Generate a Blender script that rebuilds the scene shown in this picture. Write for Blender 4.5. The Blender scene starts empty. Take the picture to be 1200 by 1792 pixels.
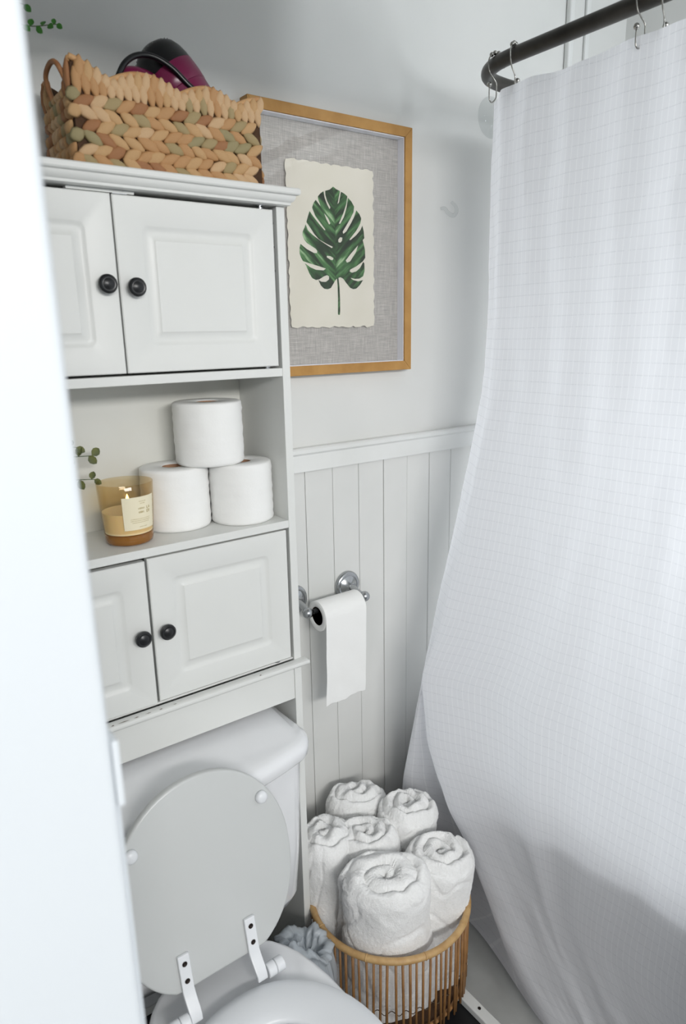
import bpy, bmesh, math, random
import numpy as np
from mathutils import Vector, Matrix, noise

# ------------------------------------------------------------------ camera, world, light, exposure
SC = bpy.context.scene
COL = SC.collection
cam = bpy.data.cameras.new('camera')
cam.sensor_fit = 'VERTICAL'; cam.sensor_height = 36.0
cam.lens = 1203.804 * 36.0 / 1792.0
cam.clip_start = 0.02
cam.dof.use_dof = True; cam.dof.focus_distance = 1.42; cam.dof.aperture_fstop = 5.0
camo = bpy.data.objects.new('camera', cam); COL.objects.link(camo); SC.camera = camo
R_ = ((0.8028179, -0.59593205, -0.01866564), (-0.16500581, -0.19198831, -0.96742626), (0.57293673, 0.77974706, -0.2524639))
camo.matrix_world = Matrix(((R_[0][0], -R_[1][0], -R_[2][0], -0.648588), (R_[0][1], -R_[1][1], -R_[2][1], -1.028279),
                            (R_[0][2], -R_[1][2], -R_[2][2], 1.416441), (0, 0, 0, 1)))

W = bpy.data.worlds.new('world'); SC.world = W; W.use_nodes = True
W.node_tree.nodes['Background'].inputs[0].default_value = (0.90, 0.95, 1.0, 1)
W.node_tree.nodes['Background'].inputs[1].default_value = 0.64

def area(name, loc, aim, sx, sy, power, col):
    l = bpy.data.lights.new(name, 'AREA'); l.shape = 'RECTANGLE'; l.size = sx; l.size_y = sy; l.energy = power; l.color = col
    o = bpy.data.objects.new(name, l); COL.objects.link(o); o.location = loc
    o.rotation_euler = (Vector(aim) - Vector(loc)).to_track_quat('-Z', 'Y').to_euler()
    return o
area('hall_ceiling_light', (-0.70, -3.15, 2.07), (-0.15, 0.1, 0.8), 1.7, 0.3, 57, (1.0, 0.99, 0.97))
area('shower_window_light', (1.18, -0.60, 1.15), (0.0, -0.45, 1.05), 1.3, 0.36, 10.5, (0.92, 0.96, 1.0))
area('shower_end_light', (0.665, -1.90, 1.95), (0.35, 0.1, 1.75), 0.12, 0.8, 14, (0.90, 0.95, 1.0))

SC.view_settings.view_transform = 'Standard'; SC.view_settings.look = 'None'
SC.view_settings.gamma = 1.0; SC.view_settings.use_curve_mapping = False
SC.view_settings.exposure = 0.0

# ------------------------------------------------------------------ materials
def srgb(h):
    h = h.lstrip('#'); v = [int(h[i:i+2], 16) / 255 for i in (0, 2, 4)]
    return tuple((c / 12.92 if c <= 0.04045 else ((c + 0.055) / 1.055) ** 2.4) for c in v) + (1.0,)

class NT:
    def __init__(s, name):
        s.m = bpy.data.materials.new(name); s.m.use_nodes = True; s.t = s.m.node_tree; s.n = s.t.nodes
        s.b = s.n['Principled BSDF']; s.out = s.n['Material Output']
    def add(s, typ, **k):
        n = s.n.new(typ)
        for a, v in k.items(): setattr(n, a, v)
        return n
    def link(s, a, b): s.t.links.new(a, b)
    def coord(s, kind='Object', scale=(1, 1, 1)):
        c = s.add('ShaderNodeTexCoord'); m = s.add('ShaderNodeMapping'); m.inputs['Scale'].default_value = scale
        s.link(c.outputs[kind], m.inputs['Vector']); return m.outputs[0]
    def noise(s, vec, scale, detail=3, rough=.55):
        n = s.add('ShaderNodeTexNoise'); n.inputs['Scale'].default_value = scale; n.inputs['Detail'].default_value = detail
        n.inputs['Roughness'].default_value = rough; s.link(vec, n.inputs['Vector']); return n.outputs['Fac']
    def ramp(s, fac, stops):
        r = s.add('ShaderNodeValToRGB'); e = r.color_ramp.elements
        while len(e) < len(stops): e.new(0.5)
        for el, (p, c) in zip(e, stops): el.position = p; el.color = c
        s.link(fac, r.inputs['Fac']); return r.outputs['Color']
    def bump(s, h, strength=.3, dist=.002):
        b = s.add('ShaderNodeBump'); b.inputs['Strength'].default_value = strength; b.inputs['Distance'].default_value = dist
        s.link(h, b.inputs['Height']); s.link(b.outputs['Normal'], s.b.inputs['Normal']); return b
    def math(s, op, a, b=None):
        n = s.add('ShaderNodeMath', operation=op)
        for i, v in enumerate((a, b)):
            if v is None: continue
            if isinstance(v, (int, float)): n.inputs[i].default_value = v
            else: s.link(v, n.inputs[i])
        return n.outputs[0]

def plain(name, c, rough=.5, metal=0, vary=None, vscale=8, bump=0, bscale=60, spec=None, coat=0, bdist=.001):
    t = NT(name); c = srgb(c); t.b.inputs['Base Color'].default_value = c
    t.b.inputs['Roughness'].default_value = rough; t.b.inputs['Metallic'].default_value = metal
    if spec is not None: t.b.inputs['Specular IOR Level'].default_value = spec
    if coat: t.b.inputs['Coat Weight'].default_value = coat; t.b.inputs['Coat Roughness'].default_value = .08
    v = t.coord()
    if vary: t.link(t.ramp(t.noise(v, vscale), [(.35, c), (.7, srgb(vary))]), t.b.inputs['Base Color'])
    if bump: t.bump(t.noise(v, bscale, 4), bump, bdist)
    return t.m

M = {}
M['wall'] = plain('wall_paint', '#dcdcd9', .6, vary='#d5d6d3', vscale=3, bump=.12, bscale=90)
M['plank'] = plain('plank_paint', '#dbdbd8', .42, vary='#d2d3d0', vscale=4, bump=.15, bscale=40)
M['trim'] = plain('trim_paint', '#e2e3e1', .38, vary='#dadbd8', vscale=6, bump=.15, bscale=50)
M['door_edge'] = plain('doorway_paint', '#dde2e6', .5)
M['cab'] = plain('cabinet_paint', '#e0e1de', .40, vary='#dadbd8', vscale=3, bump=.05, bscale=120)
M['cab_in'] = plain('cabinet_inside', '#dcdcd6', .5, vary='#d3d2c9', vscale=4)
M['porcelain'] = plain('porcelain', '#e9eaec', .12, coat=.5)
M['seat'] = plain('toilet_seat_enamel', '#e3e5e8', .25, bump=.02, bscale=300)
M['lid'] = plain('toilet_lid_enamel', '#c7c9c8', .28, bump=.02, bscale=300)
M['knob'] = plain('black_knob', '#17181a', .32, bump=.05, bscale=200)
M['screw'] = plain('dark_screw', '#2a211d', .45, .6)
M['chip'] = plain('bare_wood_chip', '#5a4a3c', .8)
M['dark'] = plain('dark_hole', '#1a1a1a', .9)
M['floor'] = plain('black_floor', '#17171a', .5, vary='#0f0f11', vscale=20, bump=.2, bscale=60)
M['platform'] = plain('grey_painted_board', '#a9aaa8', .5, vary='#9c9d9b', vscale=10, bump=.1, bscale=50)
M['chrome'] = plain('chrome', '#b4b6b8', .22, 1.0)
M['steel'] = plain('hook_steel', '#a9a7a2', .22, 1.0)
M['rod'] = plain('bronze_rod', '#4a4743', .36, .5, vary='#3a3835', vscale=20)
M['paper'] = plain('tissue_paper', '#f0f0ee', .9, bump=.25, bscale=180, bdist=.0012)
M['core'] = plain('cardboard_core', '#ab8468', .9)
M['frame'] = plain('oak_frame', '#b98b4a', .5, vary='#a97b3c', vscale=25, bump=.1, bscale=80)
M['lining'] = plain('frame_lining', '#f0f1f8', .7)
M['art'] = plain('deckled_paper', '#e6e1d4', .9, vary='#dfdacb', vscale=10, bump=.15, bscale=90)
M['cane'] = plain('rattan_cane', '#9a7043', .5, vary='#835c35', vscale=30, bump=.15, bscale=90)
M['rim'] = plain('rattan_rim', '#c9a673', .5, vary='#b08a58', vscale=40, bump=.25, bscale=120)
M['wire'] = plain('binding_wire', '#4a3b2c', .6)
M['magenta'] = plain('magenta_plastic', '#6d1540', .28)
M['black'] = plain('black_plastic', '#101012', .3)
M['wax'] = plain('candle_wax', '#f7ead0', .5)
M['wax'].node_tree.nodes['Principled BSDF'].inputs['Subsurface Weight'].default_value = .25
M['wax'].node_tree.nodes['Principled BSDF'].inputs['Subsurface Radius'].default_value = (.02, .012, .005)
M['label'] = plain('candle_label', '#e9e0c4', .8)
M['ink'] = plain('label_ink', '#b9aa7c', .8)
M['tub'] = plain('tub_enamel', '#e4e5e4', .2, coat=.4)
M['leaf_green'] = plain('bright_leaf', '#3f7d2c', .5, vary='#2f6620', vscale=60)
M['leaf_olive'] = plain('olive_leaf', '#6b6f3a', .6, vary='#3f4a30', vscale=50)
M['stem'] = plain('plant_stem', '#4a5a35', .6)
M['pot'] = plain('pot_glaze', '#e6e4df', .3)
M['soil'] = plain('soil', '#3a2c22', .95, bump=.6, bscale=90)
M['grey_bin'] = plain('grey_bin', '#8d9093', .5)
HY = [plain('hyacinth_' + n, a, .62, vary=b, vscale=70, bump=.35, bscale=160, bdist=.0015) for n, a, b in
      (('tan', '#c39a6b', '#a9794d'), ('gold', '#caa678', '#b38a5c'), ('rust', '#a87850', '#8d5d3a'),
       ('olive', '#ad9a70', '#927f58'), ('pale', '#d3b48e', '#bd966a'), ('green', '#a2966f', '#887c58'))]
M['weave'] = plain('dark_basket_inside', '#4d3420', .9, vary='#3a2716', vscale=60)  # dark brown puts shade into the gaps between the woven strands

def towel_mat():
    t = NT('terry_cloth'); v = t.coord()
    t.b.inputs['Roughness'].default_value = 1.0; t.b.inputs['Specular IOR Level'].default_value = .1
    t.b.inputs['Sheen Weight'].default_value = .4
    n1 = t.noise(v, 230, 4, .75); n2 = t.noise(v, 60, 4)
    h = t.math('ADD', n1, t.math('MULTIPLY', n2, .8))
    t.bump(h, .75, .003)
    t.link(t.ramp(n1, [(.3, srgb('#f4f4f3')), (.6, srgb('#fdfdfc'))]), t.b.inputs['Base Color'])
    return t.m
M['towel'] = towel_mat()

def linen_mat():
    t = NT('grey_linen'); t.b.inputs['Roughness'].default_value = .95; t.b.inputs['Specular IOR Level'].default_value = .1
    a = t.noise(t.coord('Object', (1, 1, 30)), 26, 4, .7); b = t.noise(t.coord('Object', (30, 1, 1)), 26, 4, .7)
    s = t.math('MULTIPLY', t.math('ADD', a, b), .5)
    t.link(t.ramp(s, [(.36, srgb('#9b9895')), (.5, srgb('#b5b1ac')), (.62, srgb('#cfcbc6'))]), t.b.inputs['Base Color'])
    t.bump(s, .3, .001)
    return t.m
M['linen'] = linen_mat()

def leafart_mat():
    # watercolour: bands of light and dark green that run along the lobes, out and up from the midrib
    t = NT('watercolour_green'); t.b.inputs['Roughness'].default_value = .9
    c = t.add('ShaderNodeTexCoord'); sp = t.add('ShaderNodeSeparateXYZ'); t.link(c.outputs['Object'], sp.inputs[0])
    x = t.math('SUBTRACT', sp.outputs[0], .0035); ax = t.math('ABSOLUTE', x)
    side = t.math('MULTIPLY', t.math('GREATER_THAN', x, 0.0), 5.3)
    z = t.math('SUBTRACT', sp.outputs[2], t.math('MULTIPLY', ax, .85))
    cb = t.add('ShaderNodeCombineXYZ'); t.link(t.math('ADD', t.math('MULTIPLY', z, 62), side), cb.inputs[0]); t.link(t.math('MULTIPLY', ax, 17), cb.inputs[1])
    n = t.noise(cb.outputs[0], 1, 3, .55)
    col = t.ramp(n, [(.33, srgb('#22291f')), (.45, srgb('#2c3f28')), (.52, srgb('#3c6239')), (.60, srgb('#54824e')), (.70, srgb('#a9c59b'))])
    vein = t.math('LESS_THAN', ax, .0006); mx = t.add('ShaderNodeMixRGB'); t.link(vein, mx.inputs[0]); t.link(col, mx.inputs[1]); mx.inputs[2].default_value = srgb('#2f4a2c')
    t.link(mx.outputs[0], t.b.inputs['Base Color'])
    return t.m
M['leafart'] = leafart_mat()

def thin_glass(name, tint, gloss=.6, rough=.02, tintfac=1.0):
    t = NT(name); t.n.remove(t.b)
    tr = t.add('ShaderNodeBsdfTransparent'); tr.inputs[0].default_value = tint
    gl = t.add('ShaderNodeBsdfGlossy'); gl.inputs['Roughness'].default_value = rough
    lw = t.add('ShaderNodeLayerWeight'); lw.inputs['Blend'].default_value = .5
    fr = t.math('ADD', t.math('MULTIPLY', t.math('POWER', lw.outputs['Facing'], 4.0), gloss), .025)
    mx = t.add('ShaderNodeMixShader'); t.link(fr, mx.inputs[0]); t.link(tr.outputs[0], mx.inputs[1]); t.link(gl.outputs[0], mx.inputs[2])
    t.link(mx.outputs[0], t.out.inputs['Surface']); return t.m
M['pane'] = thin_glass('picture_glass', (.985, .985, .985, 1))
M['amber'] = thin_glass('amber_glass', (.945, .885, .765, 1), .4)
M['amber_base'] = plain('amber_glass_base', '#8a5a1e', .08, coat=.4)
M['clear'] = thin_glass('clear_plastic', (.955, .96, .96, 1), .8)

def bag_mat():
    t = NT('plastic_bag'); t.b.inputs['Base Color'].default_value = srgb('#ccd3d9'); t.b.inputs['Roughness'].default_value = .25
    t.b.inputs['Transmission Weight'].default_value = 0
    tr = t.add('ShaderNodeBsdfTransparent'); tr.inputs[0].default_value = (.9, .93, .96, 1)
    mx = t.add('ShaderNodeMixShader'); mx.inputs[0].default_value = .75
    t.link(tr.outputs[0], mx.inputs[1]); t.link(t.b.outputs[0], mx.inputs[2]); t.link(mx.outputs[0], t.out.inputs['Surface'])
    return t.m
M['bag'] = bag_mat()

def flame_mat():
    t = NT('flame'); t.b.inputs['Emission Color'].default_value = (1, .62, .25, 1); t.b.inputs['Emission Strength'].default_value = 6
    t.b.inputs['Base Color'].default_value = (1, .7, .4, 1); return t.m
M['flame'] = flame_mat()

def curtain_mat():
    t = NT('curtain_cotton'); t.n.remove(t.b)
    uv = t.add('ShaderNodeUVMap'); sep = t.add('ShaderNodeSeparateXYZ'); t.link(uv.outputs[0], sep.inputs[0])
    wob = t.noise(t.coord('UV', (1, 1, 1)), 6, 2)
    def lines(o, freq, w, jit):
        a = t.math('ADD', t.math('MULTIPLY', o, freq), t.math('MULTIPLY', wob, jit))
        return t.math('LESS_THAN', t.math('FRACT', a), w)
    gv = lines(sep.outputs[0], 88, .10, .25); gh = lines(sep.outputs[1], 50, .06, .25)
    dash = t.math('GREATER_THAN', t.noise(t.coord('UV', (900, 90, 1)), 1, 2), .47)
    ghd = t.math('MULTIPLY', gh, dash)
    fine = t.noise(t.coord('UV', (700, 700, 1)), 1, 2)
    base = t.add('ShaderNodeMixRGB'); base.inputs[1].default_value = srgb('#ededf0'); base.inputs[2].default_value = srgb('#f6f6f8'); t.link(gv, base.inputs[0])
    b2 = t.add('ShaderNodeMixRGB'); b2.inputs[2].default_value = srgb('#cfd0d4'); t.link(base.outputs[0], b2.inputs[1]); t.link(t.math('MULTIPLY', ghd, .5), b2.inputs[0])
    h = t.math('ADD', t.math('MULTIPLY', fine, .35), t.math('ADD', gv, gh))
    bp = t.add('ShaderNodeBump'); bp.inputs['Strength'].default_value = .2; bp.inputs['Distance'].default_value = .0006; t.link(h, bp.inputs['Height'])
    d = t.add('ShaderNodeBsdfDiffuse'); tl = t.add('ShaderNodeBsdfTranslucent')
    for x in (d, tl): t.link(b2.outputs[0], x.inputs['Color']); t.link(bp.outputs[0], x.inputs['Normal'])
    mx = t.add('ShaderNodeMixShader'); mx.inputs[0].default_value = .52
    t.link(d.outputs[0], mx.inputs[1]); t.link(tl.outputs[0], mx.inputs[2]); t.link(mx.outputs[0], t.out.inputs['Surface'])
    return t.m
M['curtain'] = curtain_mat()

# ------------------------------------------------------------------ mesh helpers
class MB:
    def __init__(s): s.v = []; s.f = []
    def addv(s, vs, fs, mat=None):
        o = len(s.v)
        s.v += [tuple(mat @ Vector(p)) if mat is not None else tuple(p) for p in vs]
        s.f += [tuple(i + o for i in f) for f in fs]
        return s
    def box(s, x0, x1, y0, y1, z0, z1, mat=None):
        v = [(x0, y0, z0), (x1, y0, z0), (x1, y1, z0), (x0, y1, z0), (x0, y0, z1), (x1, y0, z1), (x1, y1, z1), (x0, y1, z1)]
        return s.addv(v, [(0, 3, 2, 1), (4, 5, 6, 7), (0, 1, 5, 4), (1, 2, 6, 5), (2, 3, 7, 6), (3, 0, 4, 7)], mat)
    def rings(s, rings, cap0=True, cap1=True, mat=None, closed=True):
        n = len(rings[0]); assert all(len(r) == n for r in rings); v = [p for r in rings for p in r]; f = []
        for i in range(len(rings) - 1):
            for j in range(n if closed else n - 1):
                k = (j + 1) % n
                f.append((i * n + j, i * n + k, (i + 1) * n + k, (i + 1) * n + j))
        if cap0: f.append(tuple(range(n - 1, -1, -1)))
        if cap1: f.append(tuple((len(rings) - 1) * n + j for j in range(n)))
        return s.addv(v, f, mat)
    def lathe(s, prof, c=(0, 0, 0), n=32, mat=None, cap0=True, cap1=True):
        rs = [[(c[0] + r * math.cos(2 * math.pi * j / n), c[1] + r * math.sin(2 * math.pi * j / n), c[2] + z) for j in range(n)] for r, z in prof]
        return s.rings(rs, cap0, cap1, mat)
    def lathe_axis(s, prof, p, d, n=24):
        q = Vector((0, 0, 1)).rotation_difference(Vector(d).normalized()).to_matrix().to_4x4()
        return s.lathe(prof, n=n, mat=Matrix.Translation(p) @ q)
    def tube(s, pts, r, n=10, caps=True, closed=False):
        pts = [Vector(p) for p in pts]; m = len(pts); rr = r if hasattr(r, '__len__') else [r] * m
        t0 = (pts[1] - pts[0]).normalized(); u = t0.orthogonal().normalized(); rs = []
        for i, p in enumerate(pts):
            if closed: t = (pts[(i + 1) % m] - pts[i - 1])
            else: t = pts[min(i + 1, m - 1)] - pts[max(i - 1, 0)]
            t.normalize(); u = (u - t * u.dot(t)).normalized(); w = t.cross(u)
            rs.append([tuple(p + (u * math.cos(2 * math.pi * j / n) + w * math.sin(2 * math.pi * j / n)) * rr[i]) for j in range(n)])
        if closed: rs.append(rs[0]); caps = False
        return s.rings(rs, caps, caps)
    def ball(s, c, r, n=12, m=8, sc=(1, 1, 1), mat=None):
        prof = [(r * math.sin(math.pi * i / m) + 1e-6, -r * math.cos(math.pi * i / m)) for i in range(m + 1)]
        T = Matrix.Translation(c) @ (mat or Matrix.Identity(4)) @ Matrix.Diagonal((*sc, 1))
        return s.lathe(prof, n=n, mat=T, cap0=False, cap1=False)
    def grid(s, P):
        a, b = len(P), len(P[0]); v = [tuple(p) for r in P for p in r]
        return s.addv(v, [(i * b + j, i * b + j + 1, (i + 1) * b + j + 1, (i + 1) * b + j) for i in range(a - 1) for j in range(b - 1)])

ORG = {}
def props(o, label=None, cat=None, group=None, kind=None):
    for k, v in (('label', label), ('category', cat), ('group', group), ('kind', kind)):
        if v: o[k] = v
    return o
def thing(name, loc, label, cat, group=None, kind=None):
    o = bpy.data.objects.new(name, None); COL.objects.link(o); o.location = loc; o.empty_display_size = .05
    ORG[o] = Vector(loc); return props(o, label, cat, group, kind)
def build(name, mb, mat, parent=None, smooth=True, bevel=0, org=None, label=None, cat=None, group=None, kind=None, auto=None, seg=2, fix=True):
    O = ORG[parent] if parent else Vector(org or (0, 0, 0))
    me = bpy.data.meshes.new(name); me.from_pydata([tuple(Vector(p) - O) for p in mb.v], [], mb.f)
    if fix:
        bm = bmesh.new(); bm.from_mesh(me); bmesh.ops.recalc_face_normals(bm, faces=bm.faces); bm.to_mesh(me); bm.free()
    me.materials.append(mat)
    o = bpy.data.objects.new(name, me); COL.objects.link(o)
    if parent: o.parent = parent
    else: o.location = O
    ORG[o] = O
    if smooth: me.polygons.foreach_set('use_smooth', [True] * len(me.polygons))
    if smooth and auto:
        me.set_sharp_from_angle(angle=math.radians(auto))
    if bevel:
        b = o.modifiers.new('bevel', 'BEVEL'); b.width = bevel; b.segments = seg; b.limit_method = 'ANGLE'; b.angle_limit = math.radians(35)
        me.polygons.foreach_set('use_smooth', [True] * len(me.polygons))
        b.harden_normals = True
    return props(o, label, cat, group, kind)
def copy_tree(o, loc=None, parent=None):
    c = o.copy(); COL.objects.link(c)
    if parent: c.parent = parent
    if loc is not None: c.location = loc
    for ch in list(o.children): copy_tree(ch, None, c)
    return c
def catmull(P, n):
    P = np.array(P, float); Q = np.vstack([2 * P[0] - P[1], P, 2 * P[-1] - P[-2]]); out = []
    for i in range(1, len(Q) - 2):
        for t in np.linspace(0, 1, n, endpoint=False):
            a, b, c, d = Q[i - 1], Q[i], Q[i + 1], Q[i + 2]
            out.append(.5 * ((2 * b) + (c - a) * t + (2 * a - 5 * b + 4 * c - d) * t * t + (3 * b - a - 3 * c + d) * t ** 3))
    out.append(P[-1]); return np.array(out)
def rrect(x0, x1, z0, z1, r, n=5):
    out = []
    for cx, cz, a0 in ((x1 - r, z1 - r, 0), (x0 + r, z1 - r, 90), (x0 + r, z0 + r, 180), (x1 - r, z0 + r, 270)):
        for k in range(n + 1):
            a = math.radians(a0 + 90 * k / n); out.append((cx + r * math.cos(a), cz + r * math.sin(a)))
    return out
RND = random.Random(7)

# ------------------------------------------------------------------ the room
XL, XR, YB, ZC = -0.62, 1.200, 0.186, 2.45
fl = MB().box(-2.0, XR + .1, -3.6, YB + .1, -.06, 0); build('floor', fl, M['floor'], kind='structure', smooth=False)
build('ceiling', MB().box(-2.0, XR + .1, -3.6, YB + .1, ZC, ZC + .06), M['wall'], kind='structure', smooth=False)
wb = build('wall_back', MB().box(XL - .12, XR + .1, YB, YB + .1, 0, ZC), M['wall'], kind='structure', smooth=False)
wl = build('wall_left', MB().box(XL - .12, XL, -.53, YB, 0, ZC), M['wall'], kind='structure', smooth=False)
build('wall_right', MB().box(XR, XR + .1, -2.6, YB, 0, ZC), M['wall'], kind='structure', smooth=False)
build('wall_front_and_blocker', MB().box(-2.0, -.5445, -.645, -.53, 0, ZC).box(-.5445, .29, -.645, -.53, 1.88, ZC).box(.30, .37, -1.98, -.72, 0, ZC), M['door_edge'], kind='structure', bevel=.006)  # jamb, lowered header, and an unseen partition added to cast a shadow edge
t2 = MB().box(-.5447, -.5425, -.640, -.535, 0, 1.130).box(-.5447, -.5400, -.643, -.532, 1.130, 1.176)
build('trim_2', t2, M['door_edge'], kind='structure', bevel=.004)

# planks of the wainscot, each a part of its wall
edges = [-.60] + [.1386 + .0727 * k for k in range(-10, 12)]
pr = random.Random(3)
for a, b in zip(edges[:-1], edges[1:]):
    if b - a < .02: continue
    d = pr.uniform(-.0008, .0008); m = MB()
    g0, g1 = pr.uniform(.0001, .0006), pr.uniform(.0001, .0006)
    y0 = YB - .008 + d; y1 = YB - .0006
    N = 16; rs = []
    for i in range(N + 1):                       # slightly wandering long edges, chamfered
        z = .10 + (1.137 - .10) * i / N
        wa = g0 + .0006 * abs(noise.noise((a * 40, z * 5, 1))); wb_ = g1 + .0006 * abs(noise.noise((b * 40, z * 5, 2)))
        rs.append([(a + wa, y1, z), (a + wa, y0 + .0008, z), (a + wa + .0008, y0, z), (b - wb_ - .0008, y0, z), (b - wb_, y0 + .0008, z), (b - wb_, y1, z)])
    m.rings(rs)
    build('plank', m, M['plank'], parent=wb, auto=40)
for k in range(9):
    y0 = -.52 + k * .0765
    build('plank', MB().box(XL + .0003, XL + .008, y0 + .001, y0 + .0757, .10, 1.137), M['plank'], parent=wl, bevel=.001)
prof = [(0, 1.1335), (-.0195, 1.1335), (-.0195, 1.137), (-.0165, 1.141), (-.0165, 1.168), (-.0205, 1.1725), (-.0205, 1.180), (-.017, 1.1835), (0, 1.1835)]
m = MB().rings([[(x, YB - .0004 + y, z) for y, z in prof] for x in np.linspace(XL + .001, XR - .001, 30)])
build('trim_1', m, M['trim'], kind='structure', auto=40)
m = MB().rings([[(XL + .0004 - y, yy, z) for y, z in prof] for yy in (-.529, .164)])
build('trim_3', m, M['trim'], kind='structure', auto=40)
build('baseboard_back', MB().box(XL + .001, .24, YB - .018, YB - .0004, 0.0005, .10), M['trim'], kind='structure', bevel=.003)
# upright trim strips of the shower surround on the back wall
build('trim_4', MB().box(.9435, .9625, .170, .1855, .45, ZC - .001), M['trim'], kind='structure', bevel=.005)
build('trim_5', MB().box(1.018, 1.034, .1775, .1855, .45, ZC - .001), M['trim'], kind='structure', bevel=.003)
# grey tub platform with its white edging strip
pl = build('tub_platform', MB().box(.262, XR - .001, -1.9, YB - .021, .0005, .014), M['platform'], bevel=.002, org=(.6, -.9, 0),
           label='grey painted board platform under the bathtub and curtain', cat='platform')
st = build('edging_strip', MB().box(.236, .2615, -1.9, .16, .0005, .018), M['trim'], parent=pl, bevel=.003, label='white edging strip with a dark screw')
build('screw', MB().lathe([(.0034, 0), (.0034, .0015), (.001, .0018)], (.2495, -.262, .0177), 10), M['screw'], parent=pl, label='dark screw')
build('screw', MB().lathe([(.0034, 0), (.0034, .0015), (.001, .0018)], (.2495, -.70, .0177), 10), M['screw'], parent=pl, label='dark screw')

# ------------------------------------------------------------------ over-toilet cabinet
CX0, CX1 = -.570, 0.0
PT = .0155
cab = thing('cabinet', (-.285, .09, 0), 'tall white over-toilet cabinet with panelled doors and black knobs', 'cabinet')
build('side_panel', MB().box(CX1 - PT, CX1, 0, .168, 0.0005, 1.6165), M['cab'], parent=cab, bevel=.001)
build('side_panel', MB().box(CX0, CX0 + PT, 0, .168, 0.0005, 1.6165), M['cab'], parent=cab, bevel=.001)
xi0, xi1 = CX0 + PT + .0002, CX1 - PT - .0002
build('back_panel', MB().box(xi0, xi1, .160, .1675, .78, 1.6165), M['cab_in'], parent=cab, smooth=False)
build('shelf', MB().box(xi0, xi1, .0, .1595, 1.3455, 1.3595), M['cab'], parent=cab, bevel=.001)
build('shelf', MB().box(xi0, xi1, .0, .1595, 1.0748, 1.0890), M['cab'], parent=cab, bevel=.001)
build('shelf', MB().box(xi0, xi1, .004, .1595, .8125, .8165), M['cab'], parent=cab, bevel=.001)
build('apron', MB().box(xi0, xi1, .0015, .0155, .7295, .7995), M['cab'], parent=cab, bevel=.001)
# crown: a stepped profile swept round front and both ends
cp = [(.000, 1.6167), (.006, 1.6170), (.0065, 1.6205), (.011, 1.6225), (.0145, 1.6265), (.0150, 1.6300), (.021, 1.6310), (.0225, 1.6330), (.0225, 1.6390), (.0205, 1.6410), (.0, 1.6410)]
m = MB(); rs = []
for o, z in cp:
    o2 = o * .58
    rs.append([(CX0 - o2, .1675, z), (CX0 - o2, -.008 - o, z), (CX1 + o2, -.008 - o, z), (CX1 + o2, .1675, z)])
m.rings(rs); build('crown', m, M['cab'], parent=cab, auto=50, bevel=.0006)
# ledge with rounded nose
m = MB(); rs = []
for k in range(9):
    a = -math.pi / 2 + math.pi * k / 8
    e = .0062 * math.cos(a); z = .8062 + .0062 * math.sin(a)
    rs.append([(CX0 - .004 - e, .1675, z), (CX0 - .004 - e, -.010 - e, z), (CX1 + .004 + e, -.010 - e, z), (CX1 + .004 + e, .1675, z)])
# keep side panels clear: the ledge only wraps the outside by a front strip
m.rings([[(p[0], p[1] if p[1] < .1 else -.0006, p[2]) for p in r] for r in rs])
led = build('ledge', m, M['cab'], parent=cab, auto=50)
cr = random.Random(5)
for x0, ln in ((-.372, .006), (-.365, .026), (-.336, .012), (-.318, .016), (-.292, .008), (-.268, .010), (-.10, .005)):
    zz = .8119; yy = -.0125 + cr.uniform(-.001, .001)
    m = MB().addv([(x0, yy, zz), (x0 + ln * .5, yy - .0012, zz), (x0 + ln, yy - .0002, zz), (x0 + ln * .6, yy + .0006, zz + .0008)], [(0, 1, 2, 3)])
    build('paint_chip', m, M['chip'], parent=led, smooth=False, label='bare worn paint chip')

def door(x0, x1, z0, z1, knobx, knobz, tilt=0):
    yf, yb = 0.0, .0150
    w = []
    def ring(ix, r, y): return [(x, y, z) for x, z in rrect(x0 + ix, x1 - ix, z0 + ix, z1 - ix, r)]
    base = .0405
    prof = [(.0003, .0004, yb), (.0, .0008, yf + .0015), (.0014, .0012, yf), (base - .0025, .010, yf), (base, .0098, yf + .0012), (base + .003, .009, yf + .0034),
            (base + .007, .008, yf + .0040), (base + .011, .006, yf + .0034), (base + .0165, .003, yf + .0022), (base + .0185, .0012, yf + .0005), (base + .0205, .0008, yf + .0003)]
    rs = [ring(*p) for p in prof]
    m = MB().rings(rs)
    d = build('door', m, M['cab'], parent=cab, auto=32)
    k = MB().lathe_axis([(.0001, -.0005), (.0058, -.0005), (.0052, .004), (.0062, .008), (.0118, .0095), (.0135, .012), (.0132, .0155), (.0105, .0175), (.0085, .0168), (.0075, .0172), (.0045, .0190), (.0001, .0193)], (knobx, 0, knobz), (0, -1, 0), 28)
    build('knob', k, M['knob'], parent=d, auto=45, label='round black knob')
    return d
xm = -.285
door(xm + .0010, -.0222, 1.3632, 1.6105, -.2640, 1.4855)
door(CX0 + .0222, xm - .0014, 1.3632, 1.6110, -.3060, 1.4890)
door(xm + .0018, -.0215, .8190, 1.0715, -.2640, .9453)
door(CX0 + .0215, xm - .0022, .8175, 1.0690, -.3055, .9445)
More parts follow.
